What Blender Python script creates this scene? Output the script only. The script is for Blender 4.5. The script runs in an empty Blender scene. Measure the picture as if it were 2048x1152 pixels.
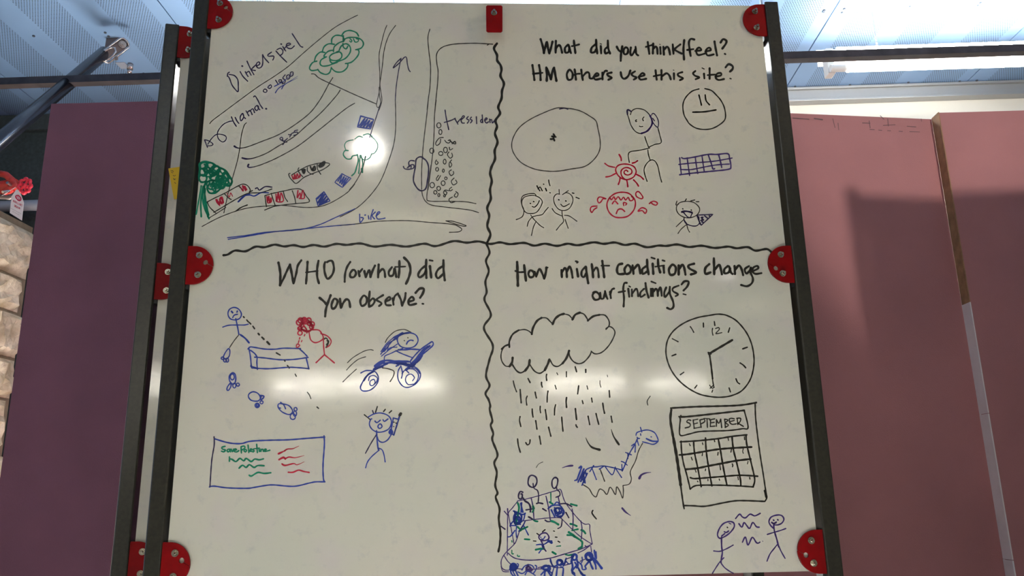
import bpy, bmesh, math, random
from mathutils import Vector, Matrix
random.seed(7)
SC = bpy.context.scene
COL = SC.collection
V = Vector
PI = math.pi
# ------------------------------------------------------------------ camera
F = 1594.0; CX, CY = 1024.0, 576.0
EYE = V((0, 0, 1.55))
def cray(u, v): return V(((u-CX)/F, -(v-CY)/F, -1.0))
_up = cray(904, -5650).normalized()
_fw = cray(1075, 983); _fw = (_fw - _up*_fw.dot(_up)).normalized()
_rt = _fw.cross(_up)
M3 = Matrix((_rt, _fw, _up))            # camera axes -> world axes
cam_d = bpy.data.cameras.new('camera')
cam = bpy.data.objects.new('camera', cam_d); COL.objects.link(cam)
cam_d.sensor_width = 36.0; cam_d.lens = 36.0*F/2048.0; cam_d.clip_start = 0.02; cam_d.clip_end = 60
cam.matrix_world = Matrix.Translation(EYE) @ M3.to_4x4()
SC.camera = cam
# ------------------------------------------------------------------ world, exposure
w = bpy.data.worlds.new('sky'); SC.world = w; w.use_nodes = True
w.node_tree.nodes['Background'].inputs[0].default_value = (0.55, 0.72, 1.0, 1)
w.node_tree.nodes['Background'].inputs[1].default_value = 1.0
SC.view_settings.view_transform = 'Standard'
SC.view_settings.look = 'None'
SC.view_settings.exposure = -0.13
SC.view_settings.gamma = 1.0
SC.view_settings.use_curve_mapping = False
TUBE = 75.0       # fluorescent tubes by the back wall
TROFFER = 4.5     # recessed ceiling lights behind the camera
WINDOW = 22.0      # daylight panes in the rear wall
SIDE_WIN = 1.6     # daylight panes in the left wall
BULB = 75.0
# ------------------------------------------------------------------ pixel -> plane helpers
def wray(u, v): return M3 @ cray(u, v)
def at_y(u, v, y): d = wray(u, v); return EYE + d*(y/d.y)
def at_z(u, v, z): d = wray(u, v); return EYE + d*((z-EYE.z)/d.z)
def at_x(u, v, x): d = wray(u, v); return EYE + d*(x/d.x)
BX = V((0.99717487, 0.07511515, 0)); BN = V((BX.y, -BX.x, 0))
_d = wray(980, 576); P0 = EYE + _d*(1.62/_d.y)
def board_hit(u, v, off=0.0):
    d = wray(u, v); q = P0 + BN*off
    h = EYE + d*((q-EYE).dot(BN)/d.dot(BN))
    return (h-P0).dot(BX), h.z
# ------------------------------------------------------------------ materials
def mat(name, color, rough=0.5, metal=0.0, noise=0.0, nscale=8.0, bump=0.0, bscale=60.0, emit=None, coat=0.0, spec=None, stretch=None, col2=None):
    m = bpy.data.materials.new(name); m.use_nodes = True
    nt = m.node_tree; b = nt.nodes['Principled BSDF']
    b.inputs['Base Color'].default_value = (*color, 1); b.inputs['Roughness'].default_value = rough
    b.inputs['Metallic'].default_value = metal
    if coat: b.inputs['Coat Weight'].default_value = coat; b.inputs['Coat Roughness'].default_value = 0.08
    if spec is not None: b.inputs['Specular IOR Level'].default_value = spec
    if emit:
        b.inputs['Emission Color'].default_value = (*color, 1); b.inputs['Emission Strength'].default_value = emit
    tc = nt.nodes.new('ShaderNodeTexCoord'); src = tc.outputs['Object']
    if stretch:
        mp = nt.nodes.new('ShaderNodeMapping'); mp.inputs['Scale'].default_value = stretch
        nt.links.new(src, mp.inputs[0]); src = mp.outputs[0]
    if noise or col2:
        n = nt.nodes.new('ShaderNodeTexNoise'); n.inputs['Scale'].default_value = nscale; n.inputs['Detail'].default_value = 6
        nt.links.new(src, n.inputs['Vector'])
        mx = nt.nodes.new('ShaderNodeMix'); mx.data_type = 'RGBA'
        c2 = col2 or tuple(c*(1-noise) for c in color)
        mx.inputs[6].default_value = (*color, 1); mx.inputs[7].default_value = (*c2, 1)
        rp = nt.nodes.new('ShaderNodeMapRange'); rp.inputs[1].default_value = 0.35; rp.inputs[2].default_value = 0.68
        nt.links.new(n.outputs[0], rp.inputs[0]); nt.links.new(rp.outputs[0], mx.inputs[0])
        nt.links.new(mx.outputs[2], b.inputs['Base Color'])
    if bump:
        n2 = nt.nodes.new('ShaderNodeTexNoise'); n2.inputs['Scale'].default_value = bscale; n2.inputs['Detail'].default_value = 4
        nt.links.new(src, n2.inputs['Vector'])
        bp = nt.nodes.new('ShaderNodeBump'); bp.inputs['Strength'].default_value = bump; bp.inputs['Distance'].default_value = 0.01
        nt.links.new(n2.outputs[0], bp.inputs['Height']); nt.links.new(bp.outputs[0], b.inputs['Normal'])
    return m
INKC = {'k': (0.012, 0.010, 0.006), 'n': (0.035, 0.028, 0.022), 'p': (0.020, 0.012, 0.050), 'b': (0.018, 0.040, 0.24),
        'g': (0.0, 0.17, 0.085), 'r': (0.42, 0.008, 0.03), 'v': (0.045, 0.022, 0.12)}
INK_M = {c: mat('ink_'+c, rgb, rough=0.30, spec=0.35) for c, rgb in INKC.items()}
M = {}
M['post'] = mat('dark_powder_coat', (0.024, 0.021, 0.013), rough=0.30, noise=0.5, nscale=140, spec=0.45)
M['collar'] = mat('black_plastic', (0.006, 0.006, 0.006), rough=0.5)
M['red'] = mat('red_plate', (0.215, 0.0006, 0.0015), rough=0.42, noise=0.25, nscale=30, spec=0.12)
M['zinc'] = mat('zinc_bolt', (0.50, 0.47, 0.38), rough=0.22, metal=1.0)
M['foam'] = mat('pink_foam', (0.42, 0.170, 0.165), rough=0.8, noise=0.16, nscale=2.5, bump=0.15, bscale=220)
M['foam2'] = mat('purple_foam', (0.205, 0.075, 0.110), rough=0.8, noise=0.22, nscale=3.5, bump=0.15, bscale=220)
M['kraft'] = mat('kraft_edge', (0.36, 0.19, 0.09), rough=0.7, noise=0.4, nscale=30)
M['tape'] = mat('white_tape', (0.78, 0.70, 0.68), rough=0.45, noise=0.1, nscale=12)
M['white_wall'] = mat('white_paint', (0.66, 0.64, 0.56), rough=0.7, noise=0.06, nscale=3)
M['dark_wall'] = mat('dark_green_grey_paint', (0.050, 0.068, 0.066), rough=0.6, noise=0.35, nscale=60)
M['trim'] = mat('grey_trim', (0.36, 0.37, 0.37), rough=0.4, metal=0.5)
M['floor'] = mat('polished_concrete', (0.42, 0.40, 0.37), rough=0.35, noise=0.25, nscale=1.5)
M['stone'] = mat('limestone', (0.86, 0.77, 0.60), rough=0.85, nscale=13, bump=1.0, bscale=38, col2=(0.50, 0.40, 0.25))
M['mortar'] = mat('mortar', (0.30, 0.24, 0.16), rough=0.9, noise=0.2, nscale=40)
M['pipe_black'] = mat('black_steel_pipe', (0.010, 0.010, 0.018), rough=0.24, metal=0.35, spec=0.6)
M['pipe_grey'] = mat('grey_pipe', (0.42, 0.46, 0.54), rough=0.4, metal=0.3)
M['rail'] = mat('dark_rail', (0.060, 0.048, 0.052), rough=0.35, metal=0.5, noise=0.4, nscale=20)
M['galv'] = mat('galvanised_steel', (0.62, 0.56, 0.54), rough=0.25, metal=0.85, noise=0.2, nscale=50)
M['galv_dark'] = mat('brown_steel', (0.20, 0.155, 0.145), rough=0.4, metal=0.5)
M['valve_red'] = mat('valve_red', (0.62, 0.045, 0.035), rough=0.4, noise=0.3, nscale=60)
M['wheel_red'] = mat('handwheel_red', (0.78, 0.03, 0.06), rough=0.4)
M['tag'] = mat('tag_white', (0.85, 0.83, 0.84), rough=0.5)
M['tag_red'] = mat('tag_print_red', (0.62, 0.03, 0.10), rough=0.5)
M['tag_grey'] = mat('tag_print_grey', (0.35, 0.33, 0.36), rough=0.5)
M['yellow'] = mat('yellow_paper', (0.72, 0.44, 0.015), rough=0.7)
M['screw'] = mat('dark_screw', (0.05, 0.06, 0.08), rough=0.5)
M['housing'] = mat('lamp_housing', (0.70, 0.72, 0.70), rough=0.4)
M['uptube'] = mat('lamp_uptube', (1.0, 0.99, 0.95), rough=0.4, emit=220.0)
M['tube'] = mat('lamp_tube', (1.0, 0.99, 0.95), rough=0.4, emit=TUBE)
M['troffer'] = mat('lamp_diffuser', (1.0, 0.87, 0.64), rough=0.4, emit=TROFFER)
M['bulb'] = mat('lamp_globe', (1.0, 0.97, 0.88), rough=0.4, emit=BULB)
M['pane'] = mat('daylight_pane', (1.0, 0.94, 0.82), rough=0.1, emit=WINDOW)
M['pane_side'] = mat('daylight_pane_blue', (0.50, 0.68, 1.0), rough=0.1, emit=SIDE_WIN)
M['pane_stone_fill'] = mat('stone_fill_pane', (1.0, 0.97, 0.92), rough=0.1, emit=85.0)
M['table'] = mat('bounce_white', (0.86, 0.86, 0.84), rough=0.5)
M['down'] = mat('spot_and_bounce_lens', (1.0, 0.97, 0.92), rough=0.4, emit=20.0)
M['rubber'] = mat('caster_rubber', (0.02, 0.02, 0.02), rough=0.6)
M['board_back'] = mat('board_backing', (0.20, 0.19, 0.17), rough=0.7)
# whiteboard skin: smudged by wiped ink, slightly wavy, glossy
def board_mat():
    m = bpy.data.materials.new('whiteboard_skin'); m.use_nodes = True
    nt = m.node_tree; b = nt.nodes['Principled BSDF']; L = nt.links.new
    tc = nt.nodes.new('ShaderNodeTexCoord')
    def noise(scale, detail, vec=None, rough=0.5):
        n = nt.nodes.new('ShaderNodeTexNoise'); n.inputs['Scale'].default_value = scale
        n.inputs['Detail'].default_value = detail; n.inputs['Roughness'].default_value = rough
        L(vec or tc.outputs['Object'], n.inputs['Vector']); return n.outputs[0]
    def rng(x, a, c, lo, hi):
        r = nt.nodes.new('ShaderNodeMapRange'); r.inputs[1].default_value = a; r.inputs[2].default_value = c
        r.inputs[3].default_value = lo; r.inputs[4].default_value = hi; L(x, r.inputs[0]); return r.outputs[0]
    def mixc(fac, c1, c2):
        x = nt.nodes.new('ShaderNodeMix'); x.data_type = 'RGBA'; L(fac, x.inputs[0])
        for i, c in ((6, c1), (7, c2)):
            if isinstance(c, tuple): x.inputs[i].default_value = (*c, 1)
            else: L(c, x.inputs[i])
        return x.outputs[2]
    base = mixc(rng(noise(3.0, 5), .35, .65, 0, 1), (0.61, 0.55, 0.43), (0.55, 0.525, 0.41))
    base = mixc(rng(noise(11.0, 6), .48, .70, 0, .7), base, (0.57, 0.50, 0.44))
    base = mixc(rng(noise(34.0, 5, rough=.65), .55, .74, 0, .6), base, (0.44, 0.42, 0.37))
    L(base, b.inputs['Base Color'])
    mp = nt.nodes.new('ShaderNodeMapping'); mp.inputs['Scale'].default_value = (1, 1, 3.5); L(tc.outputs['Object'], mp.inputs[0])
    L(rng(noise(14, 6, mp.outputs[0]), .3, .7, 0.055, 0.12), b.inputs['Roughness'])
    bp = nt.nodes.new('ShaderNodeBump'); bp.inputs['Strength'].default_value = 0.10; bp.inputs['Distance'].default_value = 0.004
    L(noise(5.0, 2, tc.outputs['Object']), bp.inputs['Height']); L(bp.outputs[0], b.inputs['Normal'])
    return m
M['board'] = board_mat()
# perforated metal ceiling sheet: bands of small holes along the depth of the room
BAND = [(0.101, 0.288), (0.411, 0.596), (0.749, 0.936)]
PW = 0.925
def ceil_mat():
    m = bpy.data.materials.new('perforated_sheet'); m.use_nodes = True
    nt = m.node_tree; b = nt.nodes['Principled BSDF']; L = nt.links.new
    tc = nt.nodes.new('ShaderNodeTexCoord'); sp = nt.nodes.new('ShaderNodeSeparateXYZ'); L(tc.outputs['Object'], sp.inputs[0])
    def ma(op, a, c=None, d=None):
        n = nt.nodes.new('ShaderNodeMath'); n.operation = op
        for i, x in enumerate((a, c, d)):
            if x is None: continue
            if isinstance(x, (int, float)): n.inputs[i].default_value = x
            else: L(x, n.inputs[i])
        return n.outputs[0]
    X, Y = sp.outputs[0], sp.outputs[1]
    px, py = 0.0105, 0.0091
    row = ma('FLOOR', ma('DIVIDE', Y, py))
    odd = ma('MULTIPLY', ma('FLOORED_MODULO', row, 2.0), 0.5)
    fx = ma('SUBTRACT', ma('FRACT', ma('ADD', ma('DIVIDE', X, px), odd)), 0.5)
    fy = ma('SUBTRACT', ma('FRACT', ma('DIVIDE', Y, py)), 0.5)
    dx = ma('MULTIPLY', fx, px); dy = ma('MULTIPLY', fy, py)
    r2 = ma('SQRT', ma('ADD', ma('MULTIPLY', dx, dx), ma('MULTIPLY', dy, dy)))
    hole = ma('LESS_THAN', r2, 0.0025)
    band = None
    for a, c in BAND:
        k = ma('MULTIPLY', ma('GREATER_THAN', X, a*PW), ma('LESS_THAN', X, c*PW))
        band = k if band is None else ma('ADD', band, k)
    hole = ma('MULTIPLY', hole, band)
    n = nt.nodes.new('ShaderNodeTexNoise'); n.inputs['Scale'].default_value = 3; n.inputs['Detail'].default_value = 4
    L(tc.outputs['Object'], n.inputs['Vector'])
    x1 = nt.nodes.new('ShaderNodeMix'); x1.data_type = 'RGBA'; L(n.outputs[0], x1.inputs[0])
    x1.inputs[6].default_value = (0.19, 0.32, 0.53, 1); x1.inputs[7].default_value = (0.26, 0.41, 0.63, 1)
    x2 = nt.nodes.new('ShaderNodeMix'); x2.data_type = 'RGBA'; L(hole, x2.inputs[0]); L(x1.outputs[2], x2.inputs[6])
    x2.inputs[7].default_value = (0.01, 0.015, 0.02, 1)
    L(x2.outputs[2], b.inputs['Base Color']); b.inputs['Roughness'].default_value = 0.42; b.inputs['Metallic'].default_value = 0.25
    return m
M['ceil'] = ceil_mat()
# ------------------------------------------------------------------ mesh helpers
def tag(o, label=None, cat=None, group=None, kind=None):
    for k, v in (('label', label), ('category', cat), ('group', group), ('kind', kind)):
        if v: o[k] = v
    return o
def empty(name, loc=(0, 0, 0), rz=0.0):
    o = bpy.data.objects.new(name, None); COL.objects.link(o); o.location = loc; o.rotation_euler = (0, 0, rz)
    o.empty_display_size = 0.1
    return o
def obj(name, bm, m, parent=None, smooth=False):
    bmesh.ops.recalc_face_normals(bm, faces=bm.faces)
    me = bpy.data.meshes.new(name); bm.to_mesh(me); bm.free()
    ms = m if isinstance(m, (list, tuple)) else [m]
    for x in ms: me.materials.append(M[x] if isinstance(x, str) else x)
    if smooth:
        for p in me.polygons: p.use_smooth = True
    o = bpy.data.objects.new(name, me); COL.objects.link(o)
    if parent: o.parent = parent
    return o
def inst(name, me, parent, mw):
    o = bpy.data.objects.new(name, me); COL.objects.link(o); o.parent = parent; o.matrix_local = mw; return o
def box(bm, x0, x1, y0, y1, z0, z1, bev=0.0, mi=0):
    r = bmesh.ops.create_cube(bm, size=1.0)
    for v in r['verts']:
        v.co = V((x0+(v.co.x+.5)*(x1-x0), y0+(v.co.y+.5)*(y1-y0), z0+(v.co.z+.5)*(z1-z0)))
    fs = set(f for v in r['verts'] for f in v.link_faces)
    for f in fs: f.material_index = mi
    if bev:
        es = set(e for f in fs for e in f.edges)
        bmesh.ops.bevel(bm, geom=list(es), offset=bev, segments=2, affect='EDGES', profile=0.5)
    return bm
def bx(*a, **k): return box(bmesh.new(), *a, **k)
def cyl(bm, p, q, r, n=16, r2=None, cap=True):
    p, q = V(p), V(q); d = q-p
    rot = d.to_track_quat('Z', 'Y').to_matrix().to_4x4()
    bmesh.ops.create_cone(bm, cap_ends=cap, segments=n, radius1=r, radius2=r if r2 is None else r2, depth=d.length,
                          matrix=Matrix.Translation((p+q)/2) @ rot)
    return bm
def tube_path(bm, pts, r, n=10, closed=False):
    pts = [V(p) for p in pts]; N = len(pts); rings = []
    for i, p in enumerate(pts):
        a = pts[i-1] if (i or closed) else p; c = pts[(i+1) % N] if (i < N-1 or closed) else p
        t = (c-a).normalized(); rot = t.to_track_quat('Z', 'Y')
        rings.append([bm.verts.new(p + rot @ V((r*math.cos(2*PI*k/n), r*math.sin(2*PI*k/n), 0))) for k in range(n)])
    for i in range(N if closed else N-1):
        A, B = rings[i], rings[(i+1) % N]
        # match the closest start vertex so that the ring does not twist
        s = min(range(n), key=lambda k: (B[k].co-A[0].co).length)
        for k in range(n): bm.faces.new((A[k], A[(k+1) % n], B[(k+1+s) % n], B[(k+s) % n]))
    if not closed:
        bm.faces.new(rings[0]); bm.faces.new(rings[-1][::-1])
    return bm
def prism(bm, pts, y0, y1, mi=0):
    """polygon in x,z extruded along y"""
    a = [bm.verts.new((x, y0, z)) for x, z in pts]; b = [bm.verts.new((x, y1, z)) for x, z in pts]
    n = len(pts); fs = [bm.faces.new(a), bm.faces.new(b[::-1])]
    for i in range(n): fs.append(bm.faces.new((a[i], b[i], b[(i+1) % n], a[(i+1) % n])))
    for f in fs: f.material_index = mi
    return bm
# ------------------------------------------------------------------ flat strokes
def catmull(P, closed, step):
    if len(P) < 3 and not closed: 
        n = max(1, int((V(P[-1])-V(P[0])).length/step)); return [V(P[0]).lerp(V(P[-1]), i/n) for i in range(n+1)]
    P = [V(p) for p in P]; n = len(P); out = []
    g = (lambda i: P[i % n]) if closed else (lambda i: P[max(0, min(n-1, i))])
    for i in range(n if closed else n-1):
        a, b, c, d = g(i-1), g(i), g(i+1), g(i+2)
        m = max(1, int(math.ceil((c-b).length/step)))
        for k in range(m):
            t = k/m
            out.append(0.5*((2*b)+(c-a)*t+(2*a-5*b+4*c-d)*t*t+(3*b-a-3*c+d)*t**3))
    out.append(P[0].copy() if closed else P[-1])
    return out
def ribbon(bm, pts, width, proj, mi=0, closed=False, t0=False, t1=False, rnd=None):
    n = len(pts)
    if n < 2: return
    ph = random.random()*6
    L, R = [], []
    for i, p in enumerate(pts):
        a = pts[i-1] if i else (pts[-2] if closed else p); c = pts[i+1] if i < n-1 else (pts[1] if closed else p)
        t = (c-a)
        if t.length < 1e-6: t = V((1, 0))
        t.normalize(); q = V((-t.y, t.x)); f = i/(n-1)
        w = width*(1+0.10*math.sin(ph+i*0.8))
        if t0: w *= 0.22+0.78*min(1, f*1.2)
        if t1: w *= 0.22+0.78*min(1, (1-f)*1.2)
        L.append(p+q*w/2); R.append(p-q*w/2)
    def mk(p): return bm.verts.new(proj(p.x, p.y))
    vl = [mk(p) for p in L]; vr = [mk(p) for p in R]
    for i in range(n-1):
        try: bm.faces.new((vl[i], vl[i+1], vr[i+1], vr[i])).material_index = mi
        except ValueError: pass
    if not closed:
        for (a, b, c, s) in ((vl[0], vr[0], 0, -1), (vr[-1], vl[-1], n-1, 1)):
            t = (pts[1]-pts[0]).normalized()*-1 if c == 0 else (pts[-1]-pts[-2]).normalized()
            pa, pb = (L[0], R[0]) if c == 0 else (R[-1], L[-1])
            r = (pa-pb).length/2; mid = (pa+pb)/2
            caps = [mk(mid + (pa-mid)*math.cos(th) + t*r*math.sin(th)) for th in (PI*.25, PI*.5, PI*.75)]
            bm.faces.new([a]+caps+[b]).material_index = mi
def parse(text):
    fr = (0, 0, 1.0); out = []
    for ln in text.strip().splitlines():
        ln = ln.strip()
        if ln.startswith('@'):
            a = ln[1:].split(); fr = tuple(float(x) for x in a); continue
        hd, body = ln.split(':'); c = hd[0]; rest = hd[1:]
        num = ''.join(ch for ch in rest if ch in '0123456789.'); fl = rest.replace(num, '')
        vals = [tuple(float(x) for x in p.split(',')) for p in body.split()]
        cv = lambda x, y: V((fr[0]+x/fr[2], fr[1]+y/fr[2]))
        if 'o' in fl:
            for (x, y, rx, ry) in vals:
                k = 9; ph = random.random()*6
                out.append((c, float(num), [cv(x+rx*math.cos(ph+2*PI*i/k)*(1+.06*math.sin(3*i)), y+ry*math.sin(ph+2*PI*i/k)) for i in range(k)], 'c'))
        else: out.append((c, float(num), [cv(x, y) for x, y in vals], fl))
    return out
def strokes(name, text, proj, parent, step=2.2, wscale=1.0):
    data = parse(text) if isinstance(text, str) else text; cols = sorted(set(d[0] for d in data)); bm = bmesh.new()
    for c, wd, P, fl in data:
        cl = 'c' in fl
        if '!' in fl:
            Q = P+[P[0]] if cl else P; pts = []
            for a, b in zip(Q[:-1], Q[1:]):
                m = max(1, int((b-a).length/step)); pts += [a.lerp(b, i/m) for i in range(m)]
            pts.append(Q[-1]); cl2 = False
        else: pts = catmull(P, cl, step); cl2 = cl
        ribbon(bm, pts, wd*wscale, proj, cols.index(c), cl2, '<' in fl, '>' in fl)
    me = bpy.data.meshes.new(name); bm.to_mesh(me); bm.free()
    for c in cols: me.materials.append(INK_M[c])
    o = bpy.data.objects.new(name, me); COL.objects.link(o); o.parent = parent
    return o
INK = {}
def D(name, label, text): INK.setdefault(name, []).append((label, text))
# @ ox oy scale : crop frame ; colour width [c=closed, !=straight, <=thin start, >=thin end] : points ; o = loops cx,cy,rx,ry
D('lettering', 'purple street name lettering slanting up the top left corner', '''
@ 400 20 6.4
p2.4: 350,850 358,808 378,797
p2.4: 352,845 375,870 410,960 455,1020 487,1045 490,960 482,890 440,840 375,825
p2.4: 515,790 550,850 610,912
p3: 537,717 545,719
p2.4: 580,790 600,828 616,852
p2.4: 595,805 625,785 640,810 655,835
p2.4: 602,655 640,740 690,828
p2.4: 718,700 665,752 668,768 708,775
p2.4: 720,722 765,692 752,664 722,690 735,738 775,738 802,690 802,572
p2.4: 802,572 830,620 880,675
p2.4: 915,540 868,575 880,592 940,590 945,612 932,640
p2.4: 972,525 1030,590 1110,668
p2.4: 985,508 1030,490 1060,520 1055,560 1022,585
p2.4: 1060,470 1080,500 1098,525
p2.4: 1075,510 1090,480 1105,470
p3: 1037,436 1043,438
p2.4: 1110,460 1160,440 1145,425 1112,435 1105,465 1130,490 1170,493 1207,460
p2.4: 1180,303 1230,380 1285,462 1315,475
''')
D('lettering', 'small crossed-out purple number under the slanting line', '''
@ 400 20 6.4
p2.2c: 810,1035 830,1012 858,1030 848,1052 822,1052
p2.2c: 880,975 905,958 915,985 890,1005 868,990
p2.2: 968,900 1000,950
p2.2: 1040,895 1012,895 1015,925 1045,915 1040,890 1055,945
p2.2: 1090,830 1060,872 1092,900 1080,940 1060,932
p2.2c: 1108,850 1135,828 1152,860 1120,888
p2.2c: 1160,800 1190,795 1188,835 1155,848
b2>: 952,978 1060,920 1120,870 1190,805
b2>: 965,1060 1010,1000 1120,930 1255,845
b2>: 1045,1012 1090,950 1250,870
''')
D('lettering', 'purple handwritten word above the looping arrow', '''
@ 400 180 6.4
p2.4: 403,345 430,410 465,465
p2.4: 450,350 475,400 498,428
p2.4c: 545,300 515,345 525,395 560,345
p2.4: 548,300 562,345 582,365
p2.4: 590,268 625,330
p2.4: 605,290 640,262 668,315
p2.4: 640,272 675,240 698,290
p2.4c: 730,198 700,232 728,265 750,222
p2.4: 735,205 748,235 765,252
p2.4: 688,88 705,76 740,130 770,190 803,237
p3.4: 843,240 850,241
''')
D('arrow_drawing', 'looping purple arrow at the left edge of the board', '''
@ 400 180 6.4
p2: 415,398 370,405 300,440 240,510 222,570 240,630 290,665 330,640 332,595 280,570 210,570 150,620 100,695
p2: 58,640 78,690 95,735
p2: 58,638 110,650 165,690 145,712 95,715
''')
D('map_drawing', 'thin curved seating and boundary lines of the sketched map', '''
@ 400 20 6.4
n1.7: 2018,66 1900,125 1720,228 1500,400 1300,572 1130,722 950,850 740,985 500,1160 300,1309 160,1414 125,1456
n2: 1428,818 1470,824 1540,880 1792,998 2012,1098 2257,1203
@ 400 180 6.4
n2: 1700,-158 1650,-80 1600,15 1520,150 1400,300 1200,455 1000,575 800,655 600,730 500,745
p3.6>: 440,720 470,738 510,746 560,740
n2: 1795,0 1740,80 1560,280 1350,470 1200,600 1000,720 850,810 700,868 620,880
p3.6>: 540,870 590,882 650,880 720,865
n2: 1980,170 1880,230 1700,370 1500,530 1250,720 1000,862 800,950 690,985
p3.6>: 622,955 612,980 640,992 720,978
n1.8: 595,420 565,455 530,580 510,740 480,900 430,1080 376,1262 336,1432 306,1572
''')
D('map_drawing', 'tiny stick figure with a times sign on the curved lines', '''
@ 400 180 6.4
p2.2c: 1022,622 1048,604 1060,628 1040,642
p2.2: 1040,640 1075,655 1120,620
p2.2: 1060,645 1078,670 1060,700
p2.2: 1075,662 1112,668
p2.2: 1132,570 1172,576
p2.2: 1150,602 1165,565 1200,545
p2.2: 1250,513 1212,522 1210,542 1248,540 1240,568 1200,582
''')
D('tree_drawing', 'loose green scalloped tree at the top of the map', '''
@ 400 20 6.4
g2.8: 2030,335 2000,290 1920,262 1850,280 1815,325
g2.8: 1845,375 1820,335 1740,325 1690,365 1685,428
g2.8: 1720,440 1650,433 1590,470 1565,535
g2.8: 1600,545 1540,540 1485,590 1465,655
g2.8: 1495,655 1440,675 1402,740 1430,775 1510,765
g2.8: 1508,760 1540,800 1610,825 1660,800 1682,735
g2.8: 1682,745 1740,790 1820,790 1882,740 1892,690 1862,685
g2.8: 1862,687 1940,667 2010,600 2035,545 2025,510 1992,508
g2.8: 1997,508 2062,488 2092,438 2072,388 2012,356 1922,352 1860,368 1835,405
g2.4: 1920,368 1945,395 1930,412 1915,395
g2.4: 1965,368 1985,410 2020,405 2030,380 2000,365
g2.8: 1840,400 1780,420 1720,470 1708,530
g2.8: 1702,515 1640,530 1590,580 1592,600 1620,600
g2.8: 1610,602 1550,640 1538,690 1570,718 1640,712 1700,690 1760,670
g2.8: 1770,540 1700,560 1658,600 1680,640 1760,645 1810,610 1812,560 1770,530 1740,545
g2.8: 1660,640 1690,680 1760,660 1860,620 1922,540 1920,470 1870,432 1810,460 1780,520
g2.8: 1830,430 1835,475 1870,498 1892,465
g2.8: 1835,330 1832,400 1850,380
''')
D('tree_drawing', 'dense green scribbled tree at the left edge with a striped trunk', '''
@ 390 310 6.4
g3.6c: 60,110 130,85 220,105 300,155 380,190 440,265 475,340 445,395 380,395 320,440 250,490 180,480 160,420 190,350 140,340 80,350 50,290 60,200
g3.4o: 115,140,50,45 190,150,60,50 260,190,60,55 330,225,55,50 390,280,45,60 430,340,42,45
g3.4o: 110,220,50,50 100,300,50,48 180,240,55,40 250,280,60,45 320,310,55,45 380,340,50,45
g3.4o: 215,380,65,60 285,370,60,55 210,430,55,60 270,420,50,50 340,390,45,40 150,190,40,40 230,230,45,40
g3.4: 120,120 200,170 290,150 340,230 400,240 430,310
g3.4: 100,180 170,230 230,210 300,270 370,270 440,360
g3.4: 180,330 250,330 330,350 300,400 230,350 200,400
g3.4: 190,300 260,240 310,200 280,330 350,290 320,380
g3: 80,395 60,520 15,760
g3.4: 105,400 75,590 80,790
g3.4: 135,350 102,480 110,640 180,815
g3.4: 130,430 125,600 165,790
g3.4: 150,340 120,420 140,600 175,770
''')
D('tree_drawing', 'small green tree outline below the darker glare on the map', '''
@ 680 200 6.4
g2.6: 105,648 62,650 43,700 85,752 140,752 160,718 215,706
g1.8: 75,640 58,580 90,530 170,510
g1.8: 190,500 240,465 290,478
g2: 300,450 360,433 412,467
g1.6: 400,470 440,500 480,560 478,620 440,680 400,690
g3: 222,700 235,770 215,850 190,930 152,968
g2.6: 258,710 250,820 240,940
g2.6: 270,710 290,800 285,930
g2.2: 325,720 310,800 285,880
g4: 280,880 285,925
g2: 270,740 320,770 380,740 400,700
''')
D('map_drawing', 'row of market stalls sketched with red and black hatching', '''
@ 390 310 6.4
k2: 1218,235 1200,242 1212,285 1250,330 1300,363 1400,285 1540,225 1640,185 1722,125 1695,102 1600,103 1450,140 1330,200 1235,258
k2: 1330,165 1318,190 1340,235 1380,280
k2: 1440,160 1438,200 1470,235 1512,247
k2: 1565,118 1568,180 1610,247
r2.6: 1240,260 1262,312 1275,248 1295,300 1308,238 1328,290 1345,245 1340,285 1265,305 1300,270
k3.8: 1370,190 1393,235 1408,185 1380,195 1392,215
k3.6: 1478,150 1500,195 1530,142 1538,188 1502,196 1512,165
k3.8: 1585,135 1640,95 1662,88 1645,130 1600,155 1588,138 1640,118
''')
D('map_drawing', 'longer row of stalls hatched in red above the road', '''
@ 390 310 6.4
k2: 895,520 1000,490 1130,462 1290,432 1370,450 1420,520 1460,600 1290,622 1130,640 1010,660 892,705
k2: 895,520 905,600 915,662
k2: 975,490 1000,570 1030,655
k2: 1130,465 1150,540 1185,595
k2: 1245,458 1275,540 1290,620
r2.6: 920,530 928,605 945,525 955,608 972,545 975,600 930,612 940,560
r2.6: 1035,500 1048,600 1065,480 1085,590 1100,485 1132,570 1110,600 1040,592 1060,530 1080,575
r2.6: 1318,455 1308,550 1345,485 1355,560 1380,450 1400,550 1335,555
k2: 155,602 250,552 380,490 560,392 620,373 675,395 708,450 690,480 735,455
k2: 155,600 190,670 265,742
k2: 240,735 400,640 550,552 680,492 850,480 985,435
k2: 375,495 430,550 465,570
k2: 560,395 600,440
r2: 265,570 280,610 320,650
r3: 280,570 310,640 330,545 365,615 345,540 315,570 350,625 300,600
r1.8: 410,488 440,540 455,485 482,530
r2.6: 580,410 618,462 610,390 650,460 635,395 662,445
b2.6: 550,600 620,530 700,512 760,525 850,482 940,485
b2.6: 560,598 640,522 700,495
p2.6: 775,430 800,420 825,450 900,405 985,412
k2.4: 520,720 590,672 670,640
''')
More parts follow.
